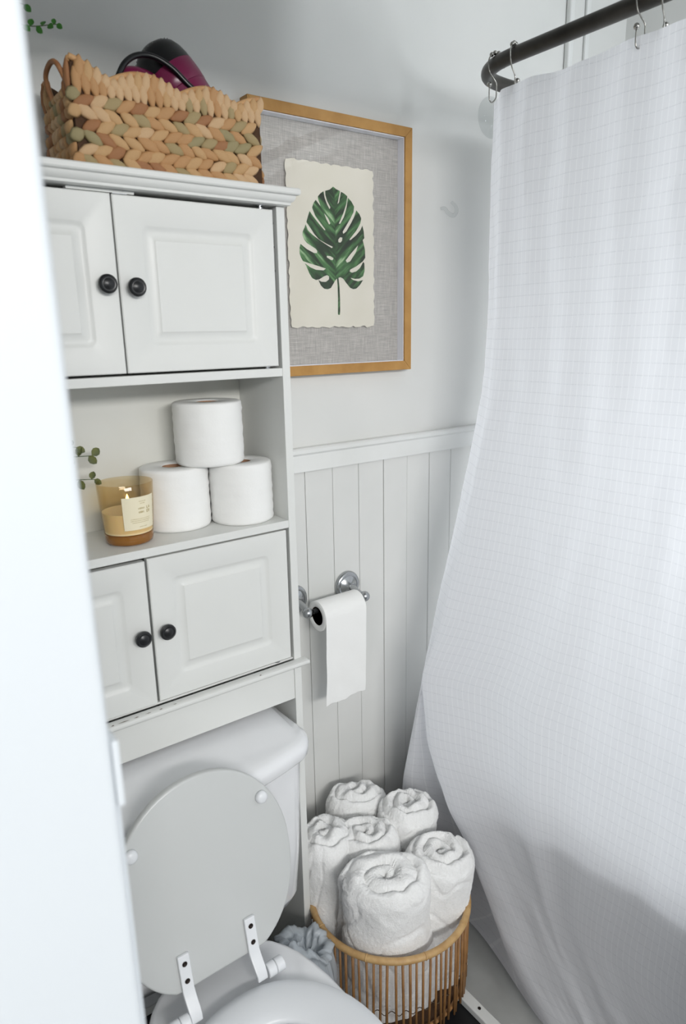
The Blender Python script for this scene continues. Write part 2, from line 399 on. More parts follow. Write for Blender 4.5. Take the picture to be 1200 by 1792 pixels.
# pivot pins and the catch plate over the upper doors
for x, z0, z1 in ((-.043, 1.6106, 1.6166), (-.043, 1.3596, 1.3632), (-.05, .8166, .8190), (-.527, 1.6111, 1.6166)):
    build('hinge_pin', MB().lathe([(.0052, z0), (.0052, z0 + (z1 - z0) * .3), (.003, z0 + (z1 - z0) * .35), (.003, z0 + (z1 - z0) * .65), (.0062, z0 + (z1 - z0) * .7), (.0062, z1)], (x, .0055, 0), 12), M['chrome'], parent=cab, auto=40)
build('catch_plate', MB().box(-.345, -.250, .003, .016, 1.6122, 1.6165), M['cab'], parent=cab, bevel=.0006)
build('catch_plate', MB().box(-.283, -.262, -.0005, .006, 1.6108, 1.6122), M['chrome'], parent=cab, bevel=.0003, label='metal catch plate')
for z in (1.592, 1.555, 1.518):
    build('peg_hole', MB().lathe_axis([(.0022, 0), (.0022, .0012), (.0005, .0012)], (CX1 - PT - .0002, .0125, z), (-1, 0, 0), 8), M['dark'], parent=cab, label='dark peg hole')

# ------------------------------------------------------------------ toilet
TX = -.290
toi = thing('toilet', (TX, -.2, 0), 'white toilet with its round seat lid raised against the tank', 'toilet')
def tank_ring(z, hw, yf, yb, bow, r):
    base = rrect(-hw, hw, yf, yb, r, 6); out = []
    # densify and bow the front
    pts = []
    for i, p in enumerate(base):
        q = base[(i + 1) % len(base)]
        n = 12 if abs(p[0] - q[0]) > .1 else 1
        for k in range(n): pts.append((p[0] + (q[0] - p[0]) * k / n, p[1] + (q[1] - p[1]) * k / n))
    for x, y in pts:
        f = max(0, (yb - y) / (yb - yf)); out.append((TX + x, y - bow * (1 - (x / hw) ** 2) * f, z))
    return out
m = MB(); prof = [(.318, .222, -.036, .120, .030, .030), (.323, .232, -.042, .124, .034, .032), (.340, .240, -.047, .127, .036, .034), (.45, .2455, -.053, .130, .038, .034), (.652, .2510, -.060, .132, .040, .034)]
TX = -.2845
m.rings([tank_ring(*p) for p in prof]); tank = build('tank', m, M['porcelain'], parent=toi, auto=60)
m = MB(); prof = [(.6525, .252, -.061, .135, .041, .030), (.6535, .2585, -.072, .140, .043, .036), (.659, .2615, -.075, .142, .044, .038), (.674, .2625, -.076, .142, .044, .038), (.684, .260, -.073, .141, .043, .036), (.6892, .253, -.066, .137, .041, .032),
                   (.6915, .246, -.059, .133, .040, .028), (.6925, .240, -.054, .130, .039, .026), (.7125, .232, .030, .122, .020, .022), (.7145, .226, .040, .116, .016, .020)]
m.rings([tank_ring(*p) for p in prof]); build('tank_lid', m, M['porcelain'], parent=toi, auto=60)
TX = -.290
m = MB().lathe_axis([(.0001, 0), (.011, 0), (.011, .004), (.006, .007), (.006, .013), (.0001, .013)], (TX - .18, -.068, .605), (0, -1, 0), 16)
m.box(TX - .185, TX - .115, -.089, -.080, .599, .611); build('flush_lever', m, M['chrome'], parent=toi, bevel=.002, label='chrome flush lever')
# bowl: egg shaped rings; plateau at the back carries the hinges
def egg(z, cx, cy, hw, lb, lf, n=40, pw=2.2):
    out = []
    for k in range(n):
        a = 2 * math.pi * k / n; c, s = math.cos(a), math.sin(a)
        x = math.copysign(abs(c) ** (2 / pw), c) * hw; y = math.copysign(abs(s) ** (2 / pw), s) * (lb if s > 0 else lf)
        out.append((cx + x, cy + y, z))
    return out
SY = -.405
m = MB(); m.rings([egg(.0005, TX, -.30, .105, .26, .20, pw=3), egg(.04, TX, -.30, .100, .25, .19, pw=3), egg(.16, TX, -.32, .095, .24, .17, pw=2.6), egg(.26, TX, -.37, .125, .28, .19, pw=2.4), egg(.34, TX, SY, .150, .30, .215, pw=2.6),
                   egg(.374, TX, SY, .158, .292, .225, pw=3.0), egg(.384, TX, SY, .155, .288, .222, pw=3.0), egg(.387, TX, SY, .148, .282, .216, pw=3.0), egg(.387, TX, SY - .02, .112, .125, .170), egg(.37, TX, SY - .02, .105, .118, .163), egg(.27, TX, SY - .02, .085, .10, .12), egg(.20, TX, SY - .02, .05, .06, .06)])
build('bowl', m, M['porcelain'], parent=toi, auto=60)
build('tank_bolt_block', MB().box(TX - .09, TX + .09, -.035, .09, .25, .3178), M['porcelain'], parent=toi, bevel=.012, seg=3)
# seat ring
m = MB(); rs = []
NS = 48
for k in range(13):
    a = 2 * math.pi * k / 12
    t = .5 - .5 * math.cos(a); zz = .3995 + .0105 * math.sin(a) * (1 if math.sin(a) > 0 else .9)
    rs.append(egg(zz, TX, SY - .005 + (1 - t) * 0 - t * .012, .161 - t * .070, .186 - t * .060, .205 - t * .070, NS, 2.15))
m.rings(rs, False, False); build('seat', m, M['seat'], parent=toi)
# raised lid: local frame (x', s along the lid, t out of the face)
LA = math.radians(11.0); LP = Vector((TX - .002, -.2005, .420))
LM = Matrix.Translation(LP) @ Matrix(((1, 0, 0, 0), (0, math.sin(LA), -math.cos(LA), 0), (0, math.cos(LA), math.sin(LA), 0), (0, 0, 0, 1)))
def lid_out(ins):
    pts = []
    for k in range(64):
        a = 2 * math.pi * k / 64; c, s = math.cos(a), math.sin(a)
        pw = 2.05 if s > 0 else 2.35
        x = math.copysign(abs(c) ** (2 / pw), c) * (.1495 - ins); y = .172 + math.copysign(abs(s) ** (2 / pw), s) * ((.168 if s > 0 else .172) - ins)
        pts.append((x, max(y, .016 + ins)))
    return pts
m = MB(); m.rings([[(x, y, t) for x, y in lid_out(i)] for i, t in ((.004, -.016), (.0012, -.0148), (0, -.012), (0, -.003), (.0012, -.0008), (.004, 0))], mat=LM)
lid = build('lid', m, M['lid'], parent=toi, auto=50)
for bx in (.108, -.112):
    m = MB().lathe([(.0001, 0), (.0105, 0), (.0105, .004), (.0095, .0075), (.006, .0095), (.0001, .0102)], n=20, mat=LM @ Matrix.Translation((bx, .262, 0)))
    build('bumper', m, M['seat'], parent=lid)
for sx in (-1, 1):
    hx = .0575 * sx - .004
    m = MB(); w = .0095; pth = [(.078, 0.0030), (.045, .0032), (.020, .0034), (.010, .006), (-.004, .0150), (-.013, .0195), (-.022, .0195)]
    rs = []
    for i, (s_, t_) in enumerate(pth):
        th = .0032 if i < 3 else .0052; ww = w if i < 5 else w * .95
        rs.append([(hx - ww, s_, t_ - th), (hx + ww, s_, t_ - th), (hx + ww, s_, t_ + th), (hx - ww, s_, t_ + th)])
    m.rings(rs, mat=LM); h = build('hinge', m, M['seat'], parent=lid, bevel=.0018)
    for ss in (.064, .036):
        build('screw', MB().lathe([(.0042, 0), (.0042, .0004), (.0025, -.0004), (.0001, -.0004)], n=14, mat=LM @ Matrix.Translation((hx, ss, .0066))), M['screw'], parent=h, label='dark screw head')
    # knuckles of the hinge run outward from the strap
    c0 = LM @ Vector((hx + sx * .0105, -.015, .0185))
    for q in range(2):
        m = MB().lathe_axis([(.0001, 0), (.0108, 0), (.0118, .001), (.0118, .0135), (.0108, .0145), (.0001, .0145)], c0 + Vector((sx * .0152 * q, 0, 0)), (sx, 0, 0), 20)
        build('hinge_knuckle', m, M['seat'], parent=toi, auto=40)
# water supply shadow side: nothing more of the toilet is in view

# ------------------------------------------------------------------ bin with plastic liner
BX, BY = -.070, -.083
bn = thing('trash_bin', (BX, BY, 0), 'small bin lined with a crumpled translucent plastic bag beside the toilet', 'bin')
build('bin_body', MB().lathe([(.040, .0005), (.042, .002), (.050, .20), (.048, .20), (.040, .006), (.001, .005)], (BX, BY, 0), 32, cap1=False), M['grey_bin'], parent=bn, auto=50)
def bag():
    P = []; na, nr = 140, 60
    def N(k, a, t, o): return noise.noise(Vector((math.cos(a) * k + o, math.sin(a) * k, t)))
    for i in range(nr + 1):
        t = i / nr; row = []
        for j in range(na + 1):
            a = 2 * math.pi * (j % na) / na
            top = .245 + .030 * N(1.1, a, 0, 4) - .022 * math.cos(a - .3)
            pl = N(3.4, a, t * 1.6, 1); pl2 = abs(N(2.6, a, t * 2.2, 9)); fine = N(15, a, t * 5, 2)
            if t < .45:                      # skirt hanging outside the bin
                u = t / .45; r = .0515 + .011 * math.sin(math.pi * min(1, u * 1.05)); z = .09 + (top - .09) * u
            elif t < .62:                    # puffed roll over the rim
                u = (t - .45) / .17; th = math.pi * u; r = .046 + .0115 * math.cos(th); z = top + .009 * math.sin(th)
            else:
                u = (t - .62) / .38; r = .0345 * (1 - u) + .001; z = top - .004 - .016 * math.sin(math.pi * u * .6) + .014 * N(3, a, u * 3, 3) * u * (1 - u) * 4
            k = min(1, r / .03); r += k * (.009 * pl - .010 * pl2 + .0020 * fine)
            row.append((BX + r * math.cos(a) * 1.04, BY + r * math.sin(a), z + .006 * N(3, a, t * 2, 5) + .0015 * fine))
        P.append(row)
    return MB().grid(P)
build('bin_liner', bag(), M['bag'], parent=bn, fix=False, label='crumpled translucent plastic bag')

# ------------------------------------------------------------------ toilet rolls on the shelf
def roll_mesh(r, h, seed):
    n = 96; prof = [(.0195, .002), (.0215, .0), (r - .004, .0), (r - .001, .002), (r, .006)] + [(r, h * k / 16) for k in range(2, 15)] + [(r, h - .006), (r - .001, h - .002), (r - .004, h), (.0215, h), (.0195, h - .002)]
    rs = []
    for q, z in prof:
        row = []
        for j in range(n):
            a = 2 * math.pi * j / n; d = 0
            if q > r - .003:
                d = .0008 * noise.noise((math.cos(a) * 3 + seed, math.sin(a) * 3, z * 60)) + .0006 * math.sin(z * 2200 + 2 * noise.noise((a, z * 40, seed)))
            row.append(((q + d) * math.cos(a), (q + d) * math.sin(a), z))
        rs.append(row)
    rs.append(rs[0]); return rs
ZS = 1.0891
for x, y, z, r, h, rot, tx, ty, lab in ((-.183, .105, ZS, .059, .108, .4, 0, 0, 'toilet roll on the shelf just behind the candle, lower left of the stack'),
                               (-.0727, .067, ZS, .0565, .108, 1.9, 0, 0, 'toilet roll on the shelf against the side panel, lower right of the stack'),
                               (-.1205, .086, ZS + .1086, .060, .108, 3.2, 0, 0, 'toilet roll balanced on top of the other two')):
    t = thing('toilet_roll', (x, y, z), lab, 'toilet paper', 'toilet rolls stacked on the cabinet shelf')
    m = MB().rings([[(x + p[0], y + p[1], z + p[2]) for p in q] for q in roll_mesh(r, h, rot * 9)], False, False)
    build('paper', m, M['paper'], parent=t)
    build('core', MB().lathe([(.0194, .002), (.0194, h - .0015), (.0182, h - .0015), (.0182, .002), (.0194, .002)], (x, y, z), 32, cap0=False, cap1=False), M['core'], parent=t, auto=40)

# ------------------------------------------------------------------ candle
cx, cy = -.2855, .064
cd = thing('candle', (cx, cy, ZS), 'lit candle in amber glass jar with cream label', 'candle')
H = .1005
build('jar', MB().lathe([(.0385, .012), (.0395, .020), (.0425, .06), (.0447, H - .001), (.0440, H), (.0431, H - .001), (.0410, .06), (.0380, .021)], (cx, cy, ZS), 48, cap0=False, cap1=False), M['amber'], parent=cd)
build('jar_base', MB().lathe([(.034, .0), (.0375, .002), (.0388, .007), (.0390, .013), (.0385, .0165), (.036, .0175), (.001, .0178)], (cx, cy, ZS), 48), M['amber_base'], parent=cd, auto=60, label='thick dark amber glass base')
build('wax', MB().lathe([(.0374, .0180), (.0392, .045), (.0397, .0525), (.038, .0515), (.02, .0505), (.001, .0505)], (cx, cy, ZS), 48), M['wax'], parent=cd, auto=60)
build('wick', MB().tube([(cx + .001, cy, ZS + .050), (cx + .0005, cy, ZS + .058), (cx + .002, cy - .0005, ZS + .066)], .0011, 8), M['dark'], parent=cd)
build('flame', MB().lathe([(.0001, 0), (.0022, .002), (.0030, .005), (.0022, .009), (.0008, .013), (.0001, .0145)], (cx + .002, cy - .0005, ZS + .0645), 12), M['flame'], parent=cd)
# label wraps the jar, facing the doorway
def jar_pt(a, z, off): 
    r = .0395 + (.0447 - .0395) * (z - .02) / (H - .02) + off
    return (cx + r * math.cos(a), cy + r * math.sin(a), ZS + z)
A0, A1 = math.radians(-118), math.radians(-40)
rows = [[jar_pt(A0 + (A1 - A0) * i / 18, z, o) for i in range(19)] for z, o in ((.027, .0001), (.027, .0006), (.081, .0006), (.081, .0001))]
rows.append(rows[0]); lb = build('label', MB().grid(rows), M['label'], parent=cd, auto=40, label='square cream paper label')
m = MB(); lr = random.Random(11)
def bar(a0, a1, z0, z1):
    n = max(2, int((a1 - a0) / .05)); m.grid([[jar_pt(a0 + (a1 - a0) * i / n, z, .0008) for i in range(n + 1)] for z in (z0, z1)])
def words(fc, half, z, h):
    a = A0 + (A1 - A0) * fc - half
    e = a + 2 * half
    while a < e:
        w = lr.uniform(.015, .035); bar(a, min(a + w, e), z, z + h * lr.uniform(.7, 1)); a += w + lr.uniform(.008, .02)
words(.56, .14, .073, .0013); words(.56, .10, .0695, .0013)
words(.50, .42, .0445, .0011); words(.50, .42, .0415, .0011); words(.5, .36, .0385, .0011); words(.56, .17, .031, .0011)
A = A0 + (A1 - A0) * .70                                        # the only letters that can be read: LA and, below, ER
def stroke(x0, z0, x1, z1, w=.0006):
    k = 1 / .0435
    p, q = Vector((x0, z0)), Vector((x1, z1)); d = (q - p).normalized() * w; nn = Vector((-d.y, d.x))
    pts = [p - nn, q - nn, q + nn, p + nn]
    m.addv([jar_pt(A + u.x * k, u.y, .0008) for u in pts], [(0, 1, 2, 3)])
z = .0600; hh = .0042
stroke(0, z, 0, z + hh); stroke(0, z, .0022, z); stroke(.0036, z, .0050, z + hh); stroke(.0050, z + hh, .0064, z); stroke(.0042, z + .0014, .0058, z + .0014)
z = .0535
for q in (0, .5, 1): stroke(0, z + hh * q, .0022, z + hh * q)
stroke(0, z, 0, z + hh); stroke(.0038, z, .0038, z + hh); stroke(.0038, z + hh, .0058, z + hh * .9); stroke(.0058, z + hh * .9, .0058, z + hh * .6); stroke(.0058, z + hh * .55, .0038, z + hh * .5); stroke(.0044, z + hh * .5, .006, z)
words(.52, .13, .0605, .0034); words(.52, .12, .054, .0034)
build('label_print', m, M['ink'], parent=lb, smooth=False, fix=False, label='faint printed lettering')

# ------------------------------------------------------------------ framed leaf print
FX0, FX1, FZ0, FZ1, FY0, FY1 = .031, .4225, 1.3332, 1.8268, .1585, .1853
pic = thing('picture', (.2268, FY1, FZ0), 'wood framed green monstera leaf print hanging on the wall', 'picture')
fw = .0195
def bar_frame(pts): build('frame_side', MB().rings([[(x, FY0, z) for x, z in pts], [(x, FY1 - .0003, z) for x, z in pts]]), M['frame'], parent=pic, bevel=.0008)
g = .0001
bar_frame([(FX0, FZ0), (FX0 + fw - g, FZ0 + fw), (FX0 + fw - g, FZ1 - fw), (FX0, FZ1)])
bar_frame([(FX1, FZ1), (FX1 - fw + g, FZ1 - fw), (FX1 - fw + g, FZ0 + fw), (FX1, FZ0)])
bar_frame([(FX0 + g, FZ1), (FX0 + fw, FZ1 - fw + g), (FX1 - fw, FZ1 - fw + g), (FX1 - g, FZ1)])
bar_frame([(FX1 - g, FZ0), (FX1 - fw, FZ0 + fw - g), (FX0 + fw, FZ0 + fw - g), (FX0 + g, FZ0)])
ix0, ix1, iz0, iz1 = FX0 + fw, FX1 - fw, FZ0 + fw, FZ1 - fw
m = MB()
for a in ((ix0, ix0 + .0015, iz0, iz1), (ix1 - .0015, ix1, iz0, iz1), (ix0 + .0015, ix1 - .0015, iz0, iz0 + .0015), (ix0 + .0015, ix1 - .0015, iz1 - .0015, iz1)):
    m.box(a[0], a[1], .1625, .1815, a[2], a[3])
build('inner_lining', m, M['lining'], parent=pic, smooth=False, label='pale inner edge of the box frame')
mat_ = build('mount', MB().box(ix0, ix1, .1816, .1848, iz0, iz1), M['linen'], parent=pic, smooth=False, label='grey linen backing')
# deckled sheet
dr = random.Random(21)
def edge(p, q, n):
    out = []
    for k in range(n):
        f = k / n; x = p[0] + (q[0] - p[0]) * f; z = p[1] + (q[1] - p[1]) * f
        w = .0034 * abs(math.sin(f * n * .75 + dr.uniform(-.4, .4))) + dr.uniform(-.0006, .0006)
        nx, nz = -(q[1] - p[1]), (q[0] - p[0]); L = math.hypot(nx, nz); out.append((x - nx / L * w, z - nz / L * w))
    return out
px0, px1, pz0, pz1 = .119, .3285, 1.4300, 1.7358
o2 = edge((px0, pz0), (px1, pz0), 34) + edge((px1, pz0), (px1, pz1), 48) + edge((px1, pz1), (px0, pz1), 34) + edge((px0, pz1), (px0, pz0), 48)
m = MB().rings([[(x, .1765, z) for x, z in o2], [(x, .1772, z) for x, z in o2]]); sheet = build('paper_sheet', m, M['art'], parent=pic, smooth=False, label='cream sheet with torn wavy edges')
build('paper_sheet_spacer', MB().box(px0 + .03, px1 - .03, .1773, .1815, pz0 + .03, pz1 - .03), M['art'], parent=pic, smooth=False)
LEAF = [[(0.2274,1.698),(0.2357,1.6937),(0.2445,1.6914),(0.2407,1.6782),(0.2377,1.6664),(0.2415,1.6702),(0.2467,1.6902),(0.2541,1.688),(0.2626,1.6834),(0.2599,1.6694),(0.2516,1.6501),(0.2399,1.63),(0.2437,1.6303),(0.253,1.6432),(0.2605,1.6625),(0.2639,1.6808),(0.2726,1.6746),(0.2796,1.6653),(0.2778,1.6545),(0.2688,1.6409),(0.259,1.6278),(0.2493,1.6154),(0.2507,1.6113),(0.2588,1.6166),(0.2718,1.634),(0.2798,1.6464),(0.2851,1.6586),(0.2931,1.6522),(0.2978,1.6442),(0.2954,1.6345),(0.2844,1.6194),(0.2688,1.6041),(0.2661,1.6009),(0.2688,1.6003),(0.2843,1.611),(0.2958,1.6219),(0.3005,1.6307),(0.304,1.6195),(0.3054,1.6063),(0.3011,1.6024),(0.3036,1.5946),(0.3068,1.5838),(0.3074,1.5679),(0.3007,1.5602),(0.2832,1.5497),(0.2676,1.543),(0.2656,1.5393),(0.2716,1.5368),(0.283,1.5397),(0.293,1.547),(0.3018,1.5593),(0.3048,1.5567),(0.3054,1.5419),(0.3011,1.5306),(0.291,1.5256),(0.2795,1.5248),(0.2673,1.5265),(0.2745,1.5224),(0.2876,1.52),(0.301,1.5231),(0.2925,1.513),(0.2824,1.5053),(0.2742,1.5041),(0.2661,1.5068),(0.2566,1.5158),(0.2487,1.5242),(0.2416,1.527),(0.2364,1.5256),(0.2385,1.5093),(0.2395,1.4848),(0.2392,1.46),(0.2382,1.4526),(0.235,1.452),(0.2334,1.4538),(0.2344,1.4847),(0.234,1.5092),(0.2325,1.5243),(0.228,1.52),(0.2223,1.5126),(0.2166,1.5052),(0.2087,1.5026),(0.1995,1.5036),(0.192,1.5094),(0.1859,1.52),(0.1938,1.5169),(0.2045,1.5169),(0.2124,1.522),(0.2126,1.528),(0.208,1.53),(0.2002,1.5276),(0.1886,1.5215),(0.1802,1.5199),(0.1712,1.5232),(0.1641,1.5324),(0.1593,1.5428),(0.1544,1.5507),(0.1675,1.5436),(0.1808,1.5394),(0.199,1.5389),(0.2053,1.5426),(0.1886,1.5464),(0.1663,1.5509),(0.1502,1.5546),(0.146,1.5608),(0.1427,1.5687),(0.1431,1.579),(0.1456,1.5865),(0.1599,1.5775),(0.1774,1.5709),(0.1842,1.5712),(0.1851,1.5753),(0.1815,1.5792),(0.169,1.5849),(0.1603,1.5891),(0.1547,1.5951),(0.1506,1.6028),(0.1516,1.6097),(0.1563,1.6168),(0.1587,1.6232),(0.1641,1.6128),(0.1756,1.6043),(0.1933,1.595),(0.2112,1.5867),(0.2211,1.5825),(0.2238,1.585),(0.2083,1.59),(0.1903,1.5971),(0.1787,1.6068),(0.1688,1.6188),(0.161,1.6273),(0.1643,1.6366),(0.1691,1.6482),(0.1769,1.6398),(0.1913,1.626),(0.2045,1.6148),(0.206,1.6167),(0.1944,1.6285),(0.1828,1.6402),(0.1755,1.6549),(0.1792,1.6637),(0.1846,1.6698),(0.1961,1.6589),(0.1906,1.6714),(0.1897,1.6764),(0.1961,1.6826),(0.2037,1.6873),(0.2063,1.6751),(0.212,1.6631),(0.2178,1.6556),(0.2198,1.6592),(0.2122,1.6699),(0.2083,1.6798),(0.2079,1.6883),(0.2189,1.6916),(0.2251,1.6961)],[(0.2888,1.5914),(0.282,1.5765),(0.2671,1.5588),(0.259,1.5561),(0.2559,1.5602),(0.2674,1.5722)],[(0.2482,1.6041),(0.2473,1.5981),(0.2432,1.5941),(0.2381,1.5946),(0.2376,1.5993),(0.2424,1.6043)],[(0.2084,1.5673),(0.2168,1.5669),(0.2245,1.5636),(0.2231,1.5594),(0.2182,1.5598),(0.2083,1.5641)],[(0.204,1.647),(0.2096,1.6354),(0.2158,1.6266),(0.2189,1.6291),(0.2135,1.6385)]]
cu = bpy.data.curves.new('leaf', 'CURVE'); cu.dimensions = '2D'; cu.fill_mode = 'FRONT'
for ring in LEAF:
    sp = cu.splines.new('POLY'); sp.points.add(len(ring) - 1); sp.use_cyclic_u = True
    for p, (x, z) in zip(sp.points, ring): p.co = (x, z, 0, 1)
tmp = bpy.data.objects.new('tmp', cu); COL.objects.link(tmp); bpy.context.view_layer.update()
lm = bpy.data.meshes.new_from_object(tmp.evaluated_get(bpy.context.evaluated_depsgraph_get())); bpy.data.objects.remove(tmp)
m = MB(); m.v = [(v.co.x, .1762, v.co.y) for v in lm.vertices]; m.f = [tuple(p.vertices) for p in lm.polygons]
lf = build('leaf_print', m, M['leafart'], parent=sheet, smooth=False, fix=False, label='green watercolour monstera leaf')
build('glass', MB().box(ix0, ix1, .1610, .1624, iz0, iz1), M['pane'], parent=pic, smooth=False, label='clear glass pane')

# ------------------------------------------------------------------ toilet paper holder on the wall and its roll
HZ, HY_ = .8405, .115
hol = thing('paper_holder', (.17, YB - .008, .84), 'chrome toilet paper holder with ball ends on the plank wall', 'paper holder')
for x, sx in ((.0975, -1), (.2435, 1)):
    pz = .851; yb = YB - .0088
    m = MB().lathe_axis([(.0001, 0), (.0335, 0), (.0335, .003), (.031, .0075), (.0255, .0095), (.0235, .0085), (.0195, .0115), (.012, .016), (.0090, .022), (.0001, .023)], (x, yb, pz), (0, -1, 0), 36)
    p = build('wall_plate', m, M['chrome'], parent=hol, auto=50)
    m = MB().tube(catmull([(x, yb - .018, pz), (x, yb - .035, pz - .003), (x, HY_, HZ)], 8), [.0085 - .0015 * min(1, i / 10) for i in range(17)], 14); build('arm', m, M['chrome'], parent=hol)
    build('ball_end', MB().ball((x + sx * .004, HY_, HZ), .0118, 20, 14), M['chrome'], parent=hol)
build('roller', MB().lathe_axis([(.0001, 0), (.0055, 0), (.0055, .018), (.0072, .019), (.0072, .107), (.0055, .108), (.0055, .128), (.0001, .128)], (.1065, HY_, HZ), (1, 0, 0), 20), M['knob'], parent=hol, auto=40, label='dark spring roller')
RX0, RX1, RR, RI = .1165, .2255, .0335, .0205
rc = (HY_, HZ - RI + .0075)
tr_ = thing('toilet_roll', ((RX0 + RX1) / 2, rc[0], rc[1] - RR), 'part-used toilet roll hanging on the chrome holder with a loose sheet', 'toilet paper')
rs = []
for x, r in ((RX0 + .001, RI), (RX0, RI + .001), (RX0, RR - .0015), (RX0 + .001, RR), (RX1 - .001, RR), (RX1, RR - .0015), (RX1, RI + .001), (RX1 - .001, RI), (RX0 + .001, RI)):
    rs.append([(x, rc[0] + r * math.cos(2 * math.pi * k / 56), rc[1] + r * math.sin(2 * math.pi * k / 56)) for k in range(56)])
build('paper', MB().rings(rs, False, False), M['paper'], parent=tr_, auto=50)
build('core', MB().lathe_axis([(RI - .0002, .001), (RI - .0002, RX1 - RX0 - .001), (RI - .0014, RX1 - RX0 - .001), (RI - .0014, .001), (RI - .0002, .001)], (RX0, rc[0], rc[1]), (1, 0, 0), 40), M['core'], parent=tr_, auto=40)
P = []
for i in range(61):
    if i <= 16:
        a = math.pi / 2 + math.pi / 2 * i / 16; y = rc[0] + (RR + .0006) * math.cos(a); z = rc[1] + (RR + .0006) * math.sin(a)
    else:
        u = (i - 16) / 44; y = rc[0] - RR - .0006 + .004 * u * u; z = rc[1] - u * .2005
    row = []
    for j in range(25):
        f = j / 24; x = RX0 + .0005 + (RX1 - RX0 - .001) * f
        u = max(0, (i - 16) / 44); w = .0016 * noise.noise((x * 30, z * 22, 0)) * min(1, u * 4)
        zz = z + max(0, u - .85) / .15 * (.0016 * math.sin(f * 11) - .0008 * math.sin(f * 27 + 1)) + u * (-.002 + .006 * f)
        row.append((x - .002 * u, y + w, zz))
    P.append(row)
build('loose_sheet', MB().grid(P), M['paper'], parent=tr_, fix=False)

# ------------------------------------------------------------------ clear plastic hooks on the wall
def clear_hook(x, z, R, lab):
    yb = YB - .0004
    o = thing('suction_hook', (x, yb, z), lab, 'hook')
    if R:
        build('suction_cup', MB().lathe_axis([(.0001, .001), (R * .6, .001), (R, .0), (R, .0012), (R * .75, .004), (R * .4, .009), (R * .36, .013), (R * .25, .014), (R * .22, .020), (R * .30, .021), (R * .30, .026), (.0001, .027)], (x, yb - .0005, z), (0, -1, 0), 40), M['clear'], parent=o, auto=50)
        build('hook', MB().tube([(x, yb - .018, z), (x, yb - .028, z - .008), (x, yb - .030, z - .024), (x, yb - .038, z - .034), (x, yb - .05, z - .030), (x, yb - .053, z - .018)], .0035, 10), M['clear'], parent=o)
    else:
        m = MB().tube(catmull([(x - .024, yb - .0035, z + .001), (x - .015, yb - .005, z + .002), (x - .008, yb - .010, z - .008), (x + .004, yb - .014, z - .013), (x + .016, yb - .012, z - .004), (x + .016, yb - .009, z + .008), (x + .006, yb - .0055, z + .017)], 6), [.0030 + .0016 * math.sin(math.pi * i / 36) for i in range(37)], 10)
        build('hook', m, M['clear'], parent=o)
clear_hook(.690, 1.891, .044, 'round clear suction cup hook on the wall under the curtain rod corner')
clear_hook(.556, 1.682, 0, 'small clear curled plastic hook stuck on the bare wall beside the picture')

# ------------------------------------------------------------------ rattan basket of rolled towels
QX, QY, QR = .160, -.072, .170
rb = thing('rattan_basket', (QX, QY, .018), 'round open rattan basket on the floor holding rolled white towels', 'basket')
def circ(r, z, n=72, w=0): return [(QX + (r + w * noise.noise((math.cos(6.283 * k / n) * 3, math.sin(6.283 * k / n) * 3, z * 9))) * math.cos(2 * math.pi * k / n), QY + (r + w * noise.noise((math.cos(6.283 * k / n) * 3, math.sin(6.283 * k / n) * 3, z * 9))) * math.sin(2 * math.pi * k / n), z) for k in range(n)]
rim = build('rim', MB().tube(circ(QR, .224), .0072, 12, closed=True), M['rim'], parent=rb, label='thick wrapped cane rim')
for k in range(9):
    a = 2 * math.pi * k / 9 + .25; c, s = math.cos(a), math.sin(a)
    build('rim_wrap', MB().tube([(QX + QR * c + .0072 * math.cos(t) * c, QY + QR * s + .0072 * math.cos(t) * s, .224 + .0072 * math.sin(t)) for t in np.linspace(0, 6.283, 13)[:-1]], .0012, 6, closed=True), M['rim'], parent=rim)
build('base_ring', MB().tube(circ(QR - .006, .034), .0045, 8, closed=True), M['cane'], parent=rb)
build('base', MB().lathe([(.001, .026), (QR - .008, .026), (QR - .008, .031), (.001, .031)], (QX, QY, 0), 48), M['weave'], parent=rb, auto=40)
rr = random.Random(4); NR = 74
for k in range(NR):
    a = 2 * math.pi * (k + rr.uniform(-.16, .16)) / NR; b = a + rr.uniform(-.018, .018)
    r0, r1 = QR + .001, QR - .001 + rr.uniform(-.001, .002); zb = .0185 + (0 if k % 3 else 0) + rr.uniform(0, .004)
    pts = [(QX + r0 * math.cos(a), QY + r0 * math.sin(a), .222), (QX + (r0 + rr.uniform(-.0015, .0015)) * math.cos((a + b) / 2), QY + r0 * math.sin((a + b) / 2), .12), (QX + r1 * math.cos(b), QY + r1 * math.sin(b), zb)]
    build('rod', MB().tube(pts, .0029 + rr.uniform(-.0003, .0004), 6), M['cane'], parent=rb, fix=False)
n = 400
build('binding_wire', MB().tube([(QX + (QR - .0015 + .0035 * math.sin(NR / 2 * 6.283 * k / n)) * math.cos(6.283 * k / n), QY + (QR - .0015 + .0035 * math.sin(NR / 2 * 6.283 * k / n)) * math.sin(6.283 * k / n), .092 + .002 * math.cos(NR / 2 * 6.283 * k / n + 1)) for k in range(n)], .0009, 5, closed=True), M['wire'], parent=rb, label='thin dark wire woven between the rods')

